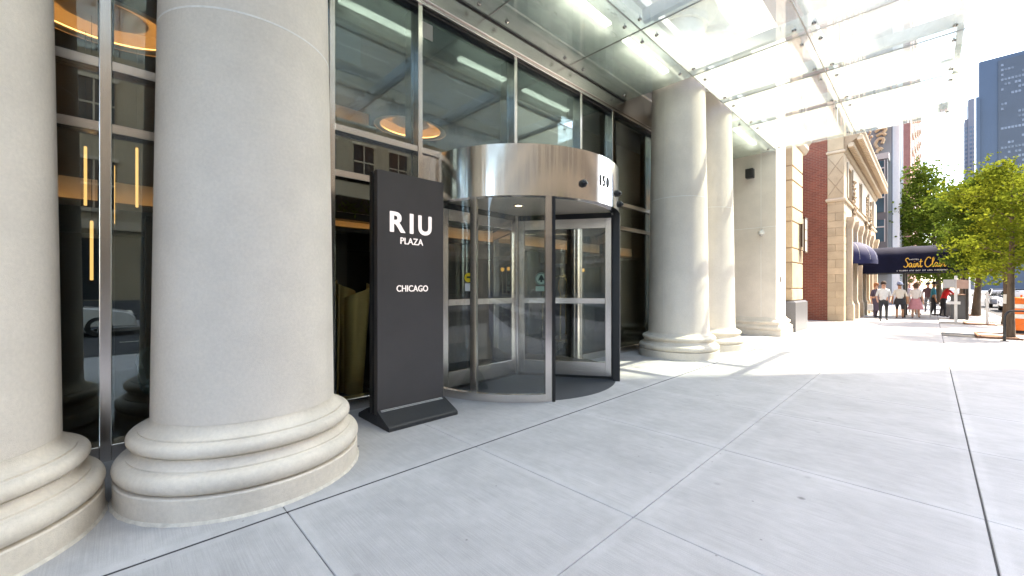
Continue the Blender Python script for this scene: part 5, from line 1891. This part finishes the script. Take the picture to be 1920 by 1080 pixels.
    face.cyl((fc.x, fc.y - 0.088 * S, fc.z + 0.045 * S), (fc.x, fc.y - 0.118 * S, fc.z + 0.025 * S), 0.010 * S, 0.015 * S, 8)
    part('nose', face, skin, ob_, True, local=True)
    eyes = MB()
    for s in (-1, 1):
        eyes.sphere((fc.x + s * 0.034 * S, fc.y - 0.086 * S, fc.z + 0.062 * S), 0.011 * S, 8, 6)
    part('eyes', eyes, 'black_gloss', ob_, True, local=True)
    part('mouth', MB().box(fc.x - 0.022 * S, fc.x + 0.022 * S, fc.y - 0.094 * S, fc.y - 0.084 * S, fc.z - 0.010 * S, fc.z - 0.002 * S), 'lamp_red', ob_, local=True)
    if hat:
        part('hat', MB().lathe([(0.0, 0.235), (0.07, 0.225), (0.108, 0.17), (0.115, 0.115), (0.17, 0.10), (0.165, 0.092), (0.11, 0.10)], 0, 0, 24), cloth(hat), t, 60, local=True).location = (head * S)[:]
        [c for c in t.children if c.name.startswith('hat')][0].scale = (S, S, S)
    if skirt:
        col_, z0, flare = skirt
        prof = [(0.165, 1.0), (0.19, 0.90), (0.20 + flare * 0.4, 0.90 - (0.90 - z0) * 0.5), (0.20 + flare, z0), (0.19 + flare, z0 + 0.01)]
        m = MB()
        vs = []
        N = 24
        for i in range(N):
            a = 2 * PI * i / N
            for k, (r, z_) in enumerate(prof):
                rp = r * (1 + (0.06 * math.cos(a * 7) * (k / 4)))
                vs.append((rp * 1.05 * math.cos(a) * S, rp * 0.85 * math.sin(a) * S, z_ * S))
        K_ = len(prof)
        fs = []
        for i in range(N):
            for k in range(K_ - 1):
                fs.append((i * K_ + k, ((i + 1) % N) * K_ + k, ((i + 1) % N) * K_ + k + 1, i * K_ + k + 1))
        part('skirt', m.add(vs, fs), cloth(col_), t, 50, local=True)
    return t


def facing(dx, dy):
    return math.atan2(dx, -dy)   # rotation that turns local -Y towards (dx,dy)


person((24.1, 1.44, 0), facing(-1, -0.1), 1.66, 'walking person in white short sleeves, dark vest and black trousers', (0.62, 0.62, 0.60), (0.03, 0.032, 0.036), pose='walk', hair=(0.05, 0.03, 0.02))
person((26.6, 1.02, 0), facing(1, 0.1), 1.62, 'person seen from behind in cream top, black shorts and bluish cap', (0.60, 0.55, 0.48), (0.02, 0.02, 0.024), 'skin_tan', pose='pause', bare_legs=True, hat=(0.18, 0.22, 0.34), skirt=((0.02, 0.02, 0.024), 0.70, 0.02))
person((27.4, 0.50, 0), facing(1, -0.1), 1.60, 'person in white top and dusty pink skirt under the awning', (0.66, 0.62, 0.60), (0.5, 0.22, 0.24), pose='stand', bare_legs=True, skirt=((0.50, 0.22, 0.25), 0.46, 0.09), hair=(0.07, 0.04, 0.02), hair_long=True)
person((26.3, 1.86, 0), facing(-0.6, -0.8), 1.62, 'person in long dark purple dress by the hotel wall', (0.07, 0.05, 0.075), (0.07, 0.05, 0.075), pose='stand', skirt=((0.07, 0.05, 0.075), 0.38, 0.06), hair=(0.25, 0.10, 0.04), hair_long=True)
person((29.3, -0.42, 0), facing(0.3, -1), 1.66, 'person in bright red shirt leaning over the podium', (0.70, 0.02, 0.025), (0.02, 0.02, 0.024), 'skin_tan', pose='reach', lean=0.35, hair=(0.02, 0.015, 0.012))
person((30.3, -0.10, 0), facing(0.2, -1), 1.70, 'person in teal shirt behind the red shirted one', (0.02, 0.20, 0.30), (0.02, 0.022, 0.03), 'skin_tan', pose='stand', hair=(0.02, 0.015, 0.012))
person((30.8, 0.52, 0), facing(-0.7, -0.7), 1.64, 'person in white shirt and black skirt beyond the pink skirt', (0.70, 0.69, 0.67), (0.02, 0.02, 0.02), pose='stand', bare_legs=True, skirt=((0.02, 0.02, 0.022), 0.6, 0.03), hair=(0.45, 0.26, 0.12))
person((32.6, 0.95, 0), facing(1, 0), 1.68, 'person in pale lilac top farther back under the awning', (0.45, 0.40, 0.50), (0.35, 0.33, 0.32), pose='stand', hair=(0.35, 0.25, 0.15))
person((33.6, 0.10, 0), facing(-1, 0.2), 1.70, 'person in dark top farthest back behind the teal shirt', (0.06, 0.03, 0.04), (0.10, 0.10, 0.12), pose='stand', hair=(0.03, 0.02, 0.02))
hb = thing('hand_bag', 'pale grey shopping bag hanging beside the purple dress', 'bag', (25.95, 1.9, 0.4))
part('bag', MB().rect_profile(25.85, 26.1, 1.95, 2.1, [(0.0, 0.36), (0.03, 0.40), (0.02, 0.66), (0.0, 0.68)]), 'plate_grey', hb)
part('handle', MB().tube([(25.88, 2.02, 0.68), (25.92, 2.02, 0.80), (26.03, 2.02, 0.80), (26.07, 2.02, 0.68)], 0.01, 6), 'plate_grey', hb)
